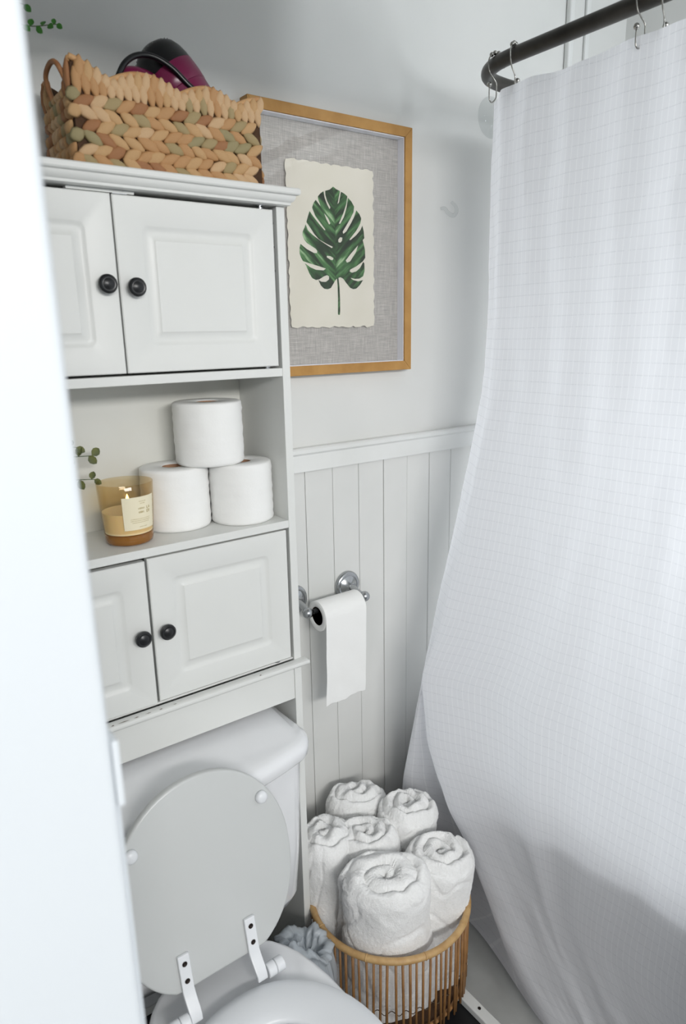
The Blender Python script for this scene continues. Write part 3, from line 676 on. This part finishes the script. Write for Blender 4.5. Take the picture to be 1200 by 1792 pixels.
def towel(base, top, r, seed, sq, flap, turns, lab, ang=0):
    base, top = Vector(base), Vector(top); ax = top - base; H = ax.length
    q = Vector((0, 0, 1)).rotation_difference(ax.normalized()).to_matrix().to_4x4()
    T = Matrix.Translation(base) @ q @ Matrix.Rotation(ang, 4, 'Z')
    n = 176; prof = []
    for k in range(60): prof.append((1.0, H * .93 * (k / 59) ** .9, 0))
    for k in range(1, 13):
        t = math.pi / 2 * k / 12; prof.append((1 - .30 * (1 - math.cos(t)), H * .93 + .024 * math.sin(t), math.sin(t)))
    for k in range(1, 34): prof.append((.70 * (1 - k / 33.5), H * .93 + .024, 1.0))
    pitch = 1.0 / turns; rs = []
    for (f, z, topw) in prof:
        row = []
        for j in range(n):
            a = 2 * math.pi * j / n; fr = ((a - flap) / (2 * math.pi)) % 1.0
            ca, sa = math.cos(a), math.sin(a)
            wrap = .13 * (fr - .5) * (min(1, f * 1.2))
            fold = noise.noise((ca * 1.3 + seed, sa * 1.3, z * 7)) * .07 + noise.noise((ca * 2.5, sa * 2.5 + seed, z * 22)) * .025 * (1 if z < H * .9 else .4)
            crease = -.05 * max(0, 1 - abs(noise.noise((ca * 1.2 + seed * 2, sa * 1.2, z * 11 + 3))) * 9) * (1 - topw)
            terry = noise.noise((ca * 26 * r / .06, sa * 26 * r / .06, z * 420)) * .0015 + noise.noise((ca * 60 * r / .06, sa * 60 * r / .06, z * 900 + 7)) * .0009
            rho = r * (1 + .22 * max(0, 1 - z / (H * .72))) * (f * (1 + wrap) + (fold + crease) * f)
            zz = z
            if topw > 0:
                warp = .07 * noise.noise((f * ca * 2.2 + seed, f * sa * 2.2, 4))
                s = (f * (1 + .1 * (fr - .5)) + warp) / pitch - fr
                g = abs(math.sin(math.pi * s)) ** .6
                zz += topw * (.012 * (1 - f * f) - .014 * max(0, 1 - f / .3) ** 1.5 + .014 * (g - .7) * min(1, (1.0 - f) * 5 + .15)) + noise.noise((f * ca * 3 + seed, f * sa * 3, 1)) * .010 * topw
                zz += noise.noise((ca * f * 60, sa * f * 60, seed)) * .0016
            row.append(((rho + terry) * ca * sq, (rho + terry) * sa / sq, zz))
        rs.append(row)
    m = MB().rings(rs, True, True, mat=T)
    return build('rolled_towel', m, M['towel'], org=tuple(base), label=lab, cat='towel', group='rolled towels in the rattan basket')
ZT = .032
SA = -.62                                           # the long side of each squashed roll, across the doorway view
towel((.122, -.108, ZT), (.090, -.144, .360), .081, 1, 1.13, 2.4 - SA, 2.3, 'fat rolled white towel at the front of the basket, largest and nearest the toilet', SA)
towel((.231, -.112, ZT), (.238, -.146, .342), .070, 2, 1.04, .6, 2.9, 'rolled white towel leaning out over the right front of the basket beside the curtain', SA + .2)
towel((.156, -.026, ZT), (.137, -.020, .356), .066, 3, 1.10, 2.2, 2.5, 'rolled white towel in the middle, wedged behind the fat front towel', SA)
towel((.244, -.006, ZT), (.258, -.020, .374), .065, 4, 1.04, .9, 2.7, 'rolled white towel at the back right of the basket, against the curtain', SA + .3)
towel((.176, .046, ZT), (.196, .094, .366), .062, 5, 1.16, .3, 2.2, 'rolled white towel at the very back, leaning towards the plank wall', SA + .2)
towel((.076, .000, ZT), (.060, .030, .364), .066, 6, 1.0, 1.2, 2.2, 'rolled white towel at the left, half hidden behind the cabinet leg', 0)

# ------------------------------------------------------------------ woven water hyacinth basket on top of the cabinet
WX0, WX1, WY0, WY1, WZ = -.322, -.026, .012, .150, 1.6416
wk = thing('woven_basket', ((WX0 + WX1) / 2, .08, WZ), 'woven water hyacinth basket with scalloped rim on top of the white cabinet', 'basket')
ZB = 1.736
def scallop(u):          # u along the front 0..1
    x = WX0 + (WX1 - WX0) * u
    mins = (-.2715, -.1650, -.0714)
    d = min(abs(x - q) for q in mins)
    return 1.7595 + .0165 * math.sin(min(1, d / .052) * math.pi / 2) + (.006 * max(0, (-.285 - x) / .037) if x < -.285 else 0)
def side_top(v):         # v front..back on the short side: dips in the middle below the handle
    return 1.779 - .040 * math.sin(math.pi * min(1, max(0, (v - .06) / .80))) ** .6
def shell():
    inn = .006; pts = []
    for i in range(33): u = i / 32; pts.append((WX0 + (WX1 - WX0) * u, WY0, scallop(u) - .004))
    for i in range(1, 17): v = i / 16; pts.append((WX1, WY0 + (WY1 - WY0) * v, side_top(v) - .004))
    for i in range(1, 33): u = 1 - i / 32; pts.append((WX0 + (WX1 - WX0) * u, WY1, scallop(u) - .004))
    for i in range(1, 16): v = 1 - i / 16; pts.append((WX0, WY0 + (WY1 - WY0) * v, side_top(v) - .004))
    mx, my = (WX0 + WX1) / 2, (WY0 + WY1) / 2
    def ins(p, d, z): return (p[0] + (d if p[0] < mx - .14 else -d if p[0] > mx + .14 else 0), p[1] + (d if p[1] < my - .06 else -d if p[1] > my + .06 else 0), z)
    o0 = [ins(p, .004, WZ + .0005) for p in pts]; o1 = [ins(p, .004, p[2]) for p in pts]; i1 = [ins(p, .009, p[2]) for p in pts]; i0 = [ins(p, .009, WZ + .006) for p in pts]
    return MB().rings([o0, o1, i1, i0])
build('lining', shell(), M['weave'], parent=wk, smooth=False)  # inner shell, coloured dark to deepen the shade between strands
def lobe_mesh(name, L, Wd, T):
    m = MB(); rs = []
    for t in (-.80, -.38, .18, .70):
        w = (1 - abs(t) ** 1.7) ** .8 * 1.04
        rs.append([(L / 2 * t, T * w * math.sin(a) * (1 if math.sin(a) > 0 else .5), Wd / 2 * w * math.cos(a)) for a in [2 * math.pi * k / 6 for k in range(6)]])
    n = 6; v = [p for r in rs for p in r] + [(-L / 2, 0, 0), (L / 2, 0, 0)]; f = []
    for i in range(3):
        for j in range(6): f.append((i * 6 + j, i * 6 + (j + 1) % 6, (i + 1) * 6 + (j + 1) % 6, (i + 1) * 6 + j))
    for j in range(6): f.append((24, (j + 1) % 6, j)); f.append((25, 18 + j, 18 + (j + 1) % 6))
    me = bpy.data.meshes.new(name); me.from_pydata(v, [], f)
    bm = bmesh.new(); bm.from_mesh(me); bmesh.ops.recalc_face_normals(bm, faces=bm.faces); bm.to_mesh(me); bm.free()
    me.polygons.foreach_set('use_smooth', [True] * len(me.polygons)); return me
LOB = []
for h in HY:
    me = lobe_mesh('strand', 1, 1, 1); me.materials.append(h); LOB.append(me)
wr = random.Random(9)
def lobe(p, face, tilt, L, Wd, T, mi=None):
    # face: 'f' front (-y), 'l' left (-x), 'r' right (+x)
    o = bpy.data.objects.new('strand', LOB[mi if mi is not None else wr.choice((0, 0, 0, 1, 1, 1, 2, 2, 3, 4, 4, 5))]); COL.objects.link(o); o.parent = wk
    o.location = Vector(p) - ORG[wk]
    rz = {'f': math.pi, 'l': math.pi / 2, 'r': -math.pi / 2}[face]
    o.rotation_mode = 'XYZ'
    o.rotation_euler = (Matrix.Rotation(rz, 3, 'Z') @ Matrix.Rotation(tilt, 3, 'Y') @ Matrix.Rotation(wr.uniform(-.22, .22), 3, 'X')).to_euler()
    o.scale = (L, T, Wd)
NROW, RH = 6, (ZB - WZ - .002) / 6
def braid(face, n, a0, a1, fix, rows=NROW):
    for r in range(rows):
        z = WZ + .0098 + RH * r * .985
        for k in range(n):
            t = a0 + (a1 - a0) * (k + .5 + (.5 if (r // 2) % 2 else 0) * .6 + wr.uniform(-.12, .12)) / (n + .3)
            tilt = (.46 if r % 2 else -.46) + wr.uniform(-.12, .12)
            L = (a1 - a0) / n * wr.uniform(1.6, 1.95); L = abs(L)
            p = (t, fix, z + wr.uniform(-.001, .001)) if face == 'f' else (fix, t, z + wr.uniform(-.001, .001))
            lobe(p, face, tilt, min(L, .041), RH * wr.uniform(1.05, 1.25), .0080)
braid('f', 14, WX0 + .008, WX1 - .008, WY0 + .002)
braid('l', 7, WY0 + .010, WY1 - .006, WX0 + .002)
braid('r', 6, WY0 + .010, WY1 - .006, WX1 - .002, 5)
for k in range(25):                                   # upright strands under the scallops, two courses
    u = (k + .5) / 25; top = scallop(u); h = top - ZB
    x = WX0 + .004 + (WX1 - WX0 - .008) * u
    c = wr.choice((0, 1, 4, 4, 0, 3))
    lobe((x, WY0 + .0025, ZB + h * .30), 'f', math.pi / 2 + .16 + wr.uniform(-.1, .1), h * .74 + .006, .0150, .0072, c)
    lobe((x + .005, WY0 + .0025, ZB + h * .66), 'f', math.pi / 2 - .16 + wr.uniform(-.1, .1), h * .80, .0160, .0078, wr.choice((0, 1, 4, 4)))
for k in range(10):
    v = (k + .5) / 10; top = side_top(v); h = max(.010, top - ZB)
    lobe((WX0 + .002, WY0 + .004 + (WY1 - WY0 - .008) * v, ZB + h * .45), 'l', math.pi / 2 + wr.uniform(-.15, .15), h * 1.1 + .004, .0145, .007)
for zz in (WZ + .012, WZ + .042, WZ + .072, WZ + .092):   # strands bent round the near corner
    lobe((WX0 + .004, WY0 + .003, zz), 'f', .5, .024, .020, .008)
m = MB().tube([(WX0 + .003 + (WX1 - WX0 - .006) * i / 60, WY0 + .004, scallop(i / 60) - .0035) for i in range(61)], .0042, 8)
build('rim_strand', m, HY[0], parent=wk)
m = MB().tube([(WX0 + .004, WY0 + .004 + (WY1 - WY0 - .008) * i / 30, side_top(i / 30) - .003) for i in range(31)], .0042, 8)
build('rim_strand', m, HY[0], parent=wk)
# back face: one joined course of the same strands
m = MB()
for r in range(7):
    for k in range(14):
        c = (WX0 + .012 + (WX1 - WX0 - .024) * (k + .5) / 14, WY1 - .002, WZ + .008 + RH * r)
        m.ball(c, 1, 6, 4, (.015, .006, RH * .6), Matrix.Rotation(.36 if r % 2 else -.36, 4, 'Y'))
build('weave_back', m, HY[0], parent=wk, kind='stuff', fix=False)
hp = [(WX0 + .001, .098, 1.742), (WX0 - .004, .096, 1.757), (WX0 - .008, .088, 1.772), (WX0 - .008, .060, 1.780), (WX0 - .007, .034, 1.772), (WX0 + .001, .026, 1.748)]
build('handle', MB().tube(catmull(hp, 6), .0035, 8), HY[2], parent=wk, label='twisted brown rope handle')
hp = [(WX1 - (p[0] - WX0), p[1], p[2]) for p in hp]
build('handle', MB().tube(catmull(hp, 6), .0035, 8), HY[2], parent=wk)

# ------------------------------------------------------------------ hair dryer lying in the basket
dry = thing('hair_dryer', (-.115, .085, 1.70), 'magenta and black hair dryer sticking up out of the woven basket', 'hair dryer')
p0, p1 = Vector((-.078, .060, 1.703)), Vector((-.162, .118, 1.847)); dd = (p1 - p0).normalized(); Ld = (p1 - p0).length
def sec(prof, mat, nm, lab=None):
    q = Vector((0, 0, 1)).rotation_difference(dd).to_matrix().to_4x4()
    return build(nm, MB().lathe(prof, n=40, mat=Matrix.Translation(p0) @ q), mat, parent=dry, auto=50, label=lab)
sec([(.024, .0), (.028, .004), (.037, .03), (.0425, .06), (.0440, .094)], M['magenta'], 'nozzle_body')
sec([(.0440, .0944), (.0446, .0950), (.0455, .110), (.0448, .128)], M['magenta'], 'barrel')
sec([(.0446, .1283), (.0440, .137), (.0415, .150), (.037, .161), (.029, .169), (.016, Ld - .001), (.0001, Ld)], M['black'], 'end_cap', 'glossy black rear cap')
q = Vector((0, 0, 1)).rotation_difference(dd).to_matrix().to_4x4()
for k in range(26):
    a = math.pi * 2 * k / 26
    for rr_, zz in ((.0335, .1656),):
        c = Matrix.Translation(p0) @ q @ Vector((rr_ * math.cos(a), rr_ * math.sin(a), zz))
        build('vent_dot', MB().ball(c, .0008, 6, 4), M['steel'], parent=dry, fix=False)
build('handle', MB().tube(catmull([(-.225, .075, 1.778), (-.212, .078, 1.789), (-.185, .082, 1.789), (-.15, .084, 1.775), (-.115, .085, 1.755)], 6), [.008 + .006 * math.sin(min(1, i / 8) * 1.57) for i in range(25)], 16), M['magenta'], parent=dry)
build('power_cord', MB().tube(catmull([(-.27, .060, 1.735), (-.242, .058, 1.772), (-.226, .058, 1.798), (-.205, .060, 1.813), (-.180, .058, 1.815), (-.155, .052, 1.803), (-.130, .046, 1.781), (-.105, .042, 1.768), (-.08, .042, 1.764), (-.06, .05, 1.745)], 8), .0042, 10), M['black'], parent=dry)

# ------------------------------------------------------------------ potted sprigs
def leafmesh(nm, mat, L, w):
    pts = [(0, 0), (.25, .42), (.55, .5), (.82, .32), (1, 0)]
    v = [(0, 0, 0)] ; f = []
    v = [(L * t, -w * h, .12 * L * math.sin(t * 3)) for t, h in pts] + [(L * t, 0, .12 * L * math.sin(t * 3) - .08 * w) for t, h in pts] + [(L * t, w * h, .12 * L * math.sin(t * 3)) for t, h in pts]
    for i in range(4): f += [(i, i + 1, 6 + i, 5 + i), (5 + i, 6 + i, 11 + i, 10 + i)]
    me = bpy.data.meshes.new(nm); me.from_pydata(v, [], f); me.materials.append(mat)
    me.polygons.foreach_set('use_smooth', [True] * len(me.polygons)); return me
def plant(name, px, py, pz, pr_, ph, sprigs, mat, L, w, lab, gap):
    t = thing(name, (px, py, pz), lab, 'plant')
    build('pot', MB().lathe([(.001, .0), (pr_ * .75, 0), (pr_ * .8, .003), (pr_, ph), (pr_ * .92, ph), (pr_ * .85, ph - .012), (.001, ph - .012)], (px, py, pz), 32), M['pot'], parent=t, auto=40)
    build('soil', MB().lathe([(.001, ph - .0115), (pr_ * .86, ph - .0115), (pr_ * .86, ph - .0095), (.001, ph - .006)], (px, py, pz), 24), M['soil'], parent=t, auto=40)
    me = leafmesh('leaf', mat, L, w); sr = random.Random(len(sprigs) + int(L * 1e4))
    for sp in sprigs:
        P = catmull(sp, 10); s = build('stem', MB().tube(P, [.0012 - .0006 * i / len(P) for i in range(len(P))], 5), M['stem'], parent=t, fix=False)
        acc = 0; side = 1
        for i in range(len(P) // 4, len(P)):
            acc += np.linalg.norm(P[i] - P[i - 1])
            if acc > gap or i == len(P) - 1:
                acc = 0; side = -side
                d = Vector(P[i] - P[i - 1]).normalized()
                up = Vector((0, 0, 1)) if abs(d.z) < .8 else Vector((0, -1, 0))
                o = bpy.data.objects.new('leaf', me); COL.objects.link(o); o.parent = s
                o.location = Vector(P[i]) - ORG[t]
                v = d * (.55 if i < len(P) - 1 else 1) + (up.cross(d) * .35 + up * .75) * side + Vector((sr.uniform(-.3, .3), sr.uniform(-.4, .1), sr.uniform(-.3, .3)))
                v.normalize(); nrm = Vector((-.5 + sr.uniform(-.5, .5), -.8, .3 + sr.uniform(-.5, .5))); nrm = (nrm - v * nrm.dot(v)).normalized(); bn_ = nrm.cross(v)
                o.rotation_euler = Matrix((v, bn_, nrm)).transposed().to_euler(); k = sr.uniform(.8, 1.15); o.scale = (k, k, k)
                o.location -= Vector(s.location)
    return t
zc = 1.6412
plant('potted_plant', -.455, .095, zc, .045, .075,
      [[(-.45, .095, zc + .07), (-.44, .09, zc + .16), (-.39, .092, zc + .196), (-.345, .098, zc + .192), (-.304, .1, zc + .203)],
       [(-.45, .10, zc + .07), (-.44, .10, zc + .18), (-.39, .10, zc + .222), (-.345, .10, zc + .218)],
       [(-.46, .09, zc + .07), (-.49, .08, zc + .16), (-.52, .075, zc + .20)],
       [(-.46, .10, zc + .07), (-.46, .11, zc + .17), (-.47, .11, zc + .24)]], M['leaf_green'], .0105, .0085,
      'small potted plant with bright green leafy sprigs on top of the cabinet', .0065)
zs = 1.0891
plant('potted_eucalyptus', -.455, .090, zs, .045, .075,
      [[(-.45, .09, zs + .07), (-.42, .09, zs + .125), (-.375, .095, zs + .143), (-.322, .1, zs + .142)],
       [(-.45, .09, zs + .07), (-.41, .09, zs + .105), (-.37, .095, zs + .108), (-.322, .1, zs + .103)],
       [(-.45, .09, zs + .07), (-.42, .09, zs + .145), (-.385, .095, zs + .165), (-.345, .1, zs + .158)],
       [(-.46, .09, zs + .07), (-.49, .08, zs + .15), (-.51, .075, zs + .18)]], M['leaf_olive'], .0165, .0125,
      'small potted eucalyptus sprigs beside the candle on the open shelf', .015)

# ------------------------------------------------------------------ bathtub
tb = thing('bathtub', (.68, -.70, .0145), 'white bathtub hidden behind the shower curtain', 'bathtub')
def tr(i, z, r): return [(x, y, z) for x, y in rrect(.405 + i, XR - .004 - i, -1.44 + i, .075 - i, max(r - i * .6, .02), 8)]
build('shell', MB().rings([tr(.03, .0146, .10), tr(.022, .12, .11), tr(.012, .423, .12), tr(.002, .430, .12), tr(-.001, .440, .12), tr(.002, .454, .12), tr(.010, .460, .12), tr(.05, .458, .12), tr(.062, .450, .12), tr(.085, .16, .14), tr(.13, .10, .14)]), M['tub'], parent=tb, auto=60)
build('drain', MB().lathe([(.0001, .1003), (.02, .1003), (.021, .103), (.017, .1035), (.0001, .102)], (.68, -1.15, 0), 20), M['chrome'], parent=tb, auto=40)

# ------------------------------------------------------------------ curtain rod
RZ = 1.900
cr_ = thing('curtain_rod', (XR - .02, -.7, RZ), 'dark bronze curved shower curtain rod', 'curtain rod')
arc = [(.457, -.09, RZ), (.458, -.06, RZ), (.464, -.028, RZ), (.479, .003, RZ), (.503, .026, RZ), (.535, .039, RZ), (.575, .043, RZ)]
back = catmull(arc, 6)
mir = [(p[0], -1.40 - p[1] + 0.0, p[2]) for p in back[::-1]]
path = [(XR - .002, -1.443, RZ), (.8, -1.443, RZ), (.65, -1.443, RZ)] + mir + [(.457, y, RZ) for y in (-1.1, -.8, -.5, -.2)] + [tuple(p) for p in back] + [(.65, .043, RZ), (.8, .043, RZ), (XR - .002, .043, RZ)]
build('rod', MB().tube(path, .0134, 18), M['rod'], parent=cr_)
for y in (.043, -1.443):
    build('flange', MB().lathe_axis([(.0001, 0), (.032, 0), (.032, .004), (.022, .010), (.0145, .014), (.0145, .022), (.0001, .022)], (XR - .0003, y, RZ), (-1, 0, 0), 28), M['rod'], parent=cr_, auto=40)

# ------------------------------------------------------------------ shower curtain
LV = [1.852, 1.62, 1.46, 1.29, 1.15, .96, .80, .67, .52, .375, .31, .25, .20, .155, .11, .045]
K2 = [(.4976, .0), (.498, .0), (.5005, .0), (.4895, .0), (.4535, .0), (.4030, .0), (.3580, .0), (.3225, .0), (.3135, .02), (.319, .05), (.334, .068), (.342, .075), (.346, .080), (.350, .085), (.352, .088), (.355, .09)]
K4 = [(.456, -.07), (.455, -.07), (.453, -.075), (.440, -.075), (.4145, -.075), (.376, -.07), (.345, -.05), (.3165, -.012), (.3062, -.043), (.3130, -.097), (.3300, -.138), (.3250, -.185), (.3237, -.221), (.3115, -.264), (.3110, -.300), (.3080, -.385)]
FX = [.451, .446, .442, .436, .428, .415, .402, .390, .376, .364, .360, .356, .352, .348, .342, .334]
cols = []
for i, z in enumerate(LV):
    a, b = K2[i], K4[i]; f = max(0.0, min(1.0, (.70 - z) / .3))
    k3 = (a[0] + (b[0] - a[0]) * .5 - .004, a[1] + (b[1] - a[1]) * .5)
    if f > 0: k3 = (k3[0] * (1 - f) + (b[0] + .066) * f, k3[1] * (1 - f) + (b[1] + .056) * f)
    if z < .14: k3 = (.3755, -.125) if z < .1 else (.378, -.19)
    y5 = b[1] - .12; y6 = min(-.42, y5 - .12)
    row = [(a[0] + .250, a[1] + .074 + .012 * f), (a[0] + .110, a[1] + .052 + .012 * f), (a[0] + .030, a[1] + .024 + .006 * f), a, k3, b,
           (FX[i] + (b[0] - FX[i]) * .35, y5), (FX[i], y6), (FX[i] + .002, y6 - .18), (FX[i] + .004, -.90), (FX[i], -1.15), (FX[i] + .01, -1.38)]
    cols.append(catmull(row, 22))
cols = np.array(cols)                              # levels x samples x 2
NZ = 220; zz = np.linspace(LV[0], LV[-1], NZ)
lv = np.array(LV)[::-1]; S = np.empty((NZ, cols.shape[1], 2))
for j in range(cols.shape[1]):
    for c in range(2): S[:, j, c] = np.interp(zz, lv, cols[::-1, j, c])
for _ in range(10):                                # relax the level joints
    S[1:-1] = .25 * S[:-2] + .5 * S[1:-1] + .25 * S[2:]
for _ in range(4):
    S[:, 1:-1] = .25 * S[:, :-2] + .5 * S[:, 1:-1] + .25 * S[:, 2:]
ref = S[NZ // 8]; U = np.concatenate([[0], np.cumsum(np.hypot(*(ref[1:] - ref[:-1]).T))])
HOOKS = [(-.030, 1), (-.078, -1), (-.334, 1), (-.364, -1), (-.62, 1), (-.65, -1), (-.92, 1), (-.95, -1), (-1.25, 1)]
P = []; UVS = []
for i in range(NZ):
    z = zz[i]; row = []; t = (LV[0] - z) / (LV[0] - LV[-1])
    for j in range(S.shape[1]):
        x, y = S[i, j]; u = U[j]
        d = min(abs(y - h[0]) for h in HOOKS) if y < .02 else .05
        zt = z - (.0085 * min(1, d / .13) ** 1.6 * (1 - t) ** 3) * (y < .02)
        face = 1 if y < .03 else .3
        w = face * (-.0 + .0034 * math.sin(u * 70 + 3 * noise.noise((u * 3, z * 1.3, 0))) * (1 - t) ** 2 + .007 * noise.noise((u * 9, z * 1.6, 3)) * (.4 + .6 * t) + .0028 * noise.noise((u * 22, z * 9, 5)) + .0012 * noise.noise((u * 60, z * 34, 8)))
        w -= face * .009 * math.exp(-((u - (U[132] + .105 + .05 * (z - .7))) / .028) ** 2) * max(0, min(1, (1.15 - z) / .3)) * max(0, min(1, (z - .25) / .2))
        row.append((x + w, y, zt)); UVS.append((u, zt))
    P.append(row)
cm = MB().grid(P)
cur = build('shower_curtain', cm, M['curtain'], org=(.45, -.6, .045), fix=False, label='white windowpane-weave shower curtain hanging outside the bathtub', cat='curtain')
uvl = cur.data.uv_layers.new(name='UVMap')
vi = np.empty(len(cur.data.loops), dtype=np.int32); cur.data.loops.foreach_get('vertex_index', vi)
uvl.data.foreach_set('uv', np.array(UVS, dtype=np.float32)[vi].ravel())
# bottom hem: a second thickness of cloth, stitched on
for nm, i0, i1 in (('bottom_hem', NZ - 3, NZ),):
    Q = [[(p[0] + .0007, p[1] + .0004, p[2]) for p in P[i]] for i in range(i0, i1)]
    h = build(nm, MB().grid(Q), M['curtain'], parent=cur, fix=False)
    ul = h.data.uv_layers.new(name='UVMap'); vi = np.empty(len(h.data.loops), dtype=np.int32); h.data.loops.foreach_get('vertex_index', vi)
    ul.data.foreach_set('uv', np.array(UVS[i0 * S.shape[1]:i1 * S.shape[1]], dtype=np.float32)[vi].ravel())

# ------------------------------------------------------------------ curtain hooks
hl = {-.030: 'steel roller hook at the rounded corner of the rod, ball in front of the curtain', -.078: 'steel roller hook second from the rod corner, ball behind the curtain edge',
      -.334: 'steel roller hook near the top right, ball hanging in front of the cloth', -.364: 'steel roller hook near the top right, ball half hidden behind the curtain edge'}
for y, side in HOOKS:
    if y < -.5: continue
    rx, ry = .457, y; dirv = Vector((-1, 0, 0))
    if y == -.030: rx, ry, dirv = .4635, -.030, Vector((-.97, .24, 0))
    else: dirv = Vector((-.93, .36, 0)) if side > 0 else Vector((-.96, -.28, 0))
    t = thing('curtain_hook', (rx, ry, RZ - .066), hl[y], 'curtain hook', 'curtain hooks on the rod')
    L2 = [(math.cos(math.radians(a)) * .0180, math.sin(math.radians(a)) * .0180) for a in (-25, 0, 30, 60, 90, 120, 150, 175)]
    L2 = [(-a, b) for a, b in L2][:]            # starts behind the rod, comes over to the viewer's side
    L2 = [(c, z_) for c, z_ in [(-math.cos(math.radians(a)) * .0180, math.sin(math.radians(a)) * .0180) for a in (-20, 10, 40, 70, 100, 130, 160, 185)]]
    q_ = -.001 if side > 0 else -.0055
    L2 += [(.0150, -.014), (.0080, -.023), (q_ + .001, -.032), (q_, -.040), (q_, -.056)]
    if side > 0: L2 += [(.0040, -.0635), (.0085, -.0660), (.0130, -.0630), (.0145, -.055), (.0145, -.040)]
    else: L2 += [(-.0070, -.0635), (-.0110, -.0660), (-.0150, -.0630), (-.0165, -.055), (-.0165, -.042)]
    pts = catmull([(rx + dirv.x * a, ry + dirv.y * a, RZ + b) for a, b in L2], 5)
    build('wire', MB().tube(pts, .00125, 8), M['steel'], parent=t, fix=False)
    e = Vector(pts[-1]); build('ball', MB().ball(e + Vector((0, 0, .0035)), .0048, 16, 10), M['steel'], parent=t)
    for a in (52, 78, 104, 130):
        build('roller_bead', MB().ball((rx - dirv.x * math.cos(math.radians(a)) * .0180, ry - dirv.y * math.cos(math.radians(a)) * .0180, RZ + math.sin(math.radians(a)) * .0180), .0041, 14, 8), M['steel'], parent=t)
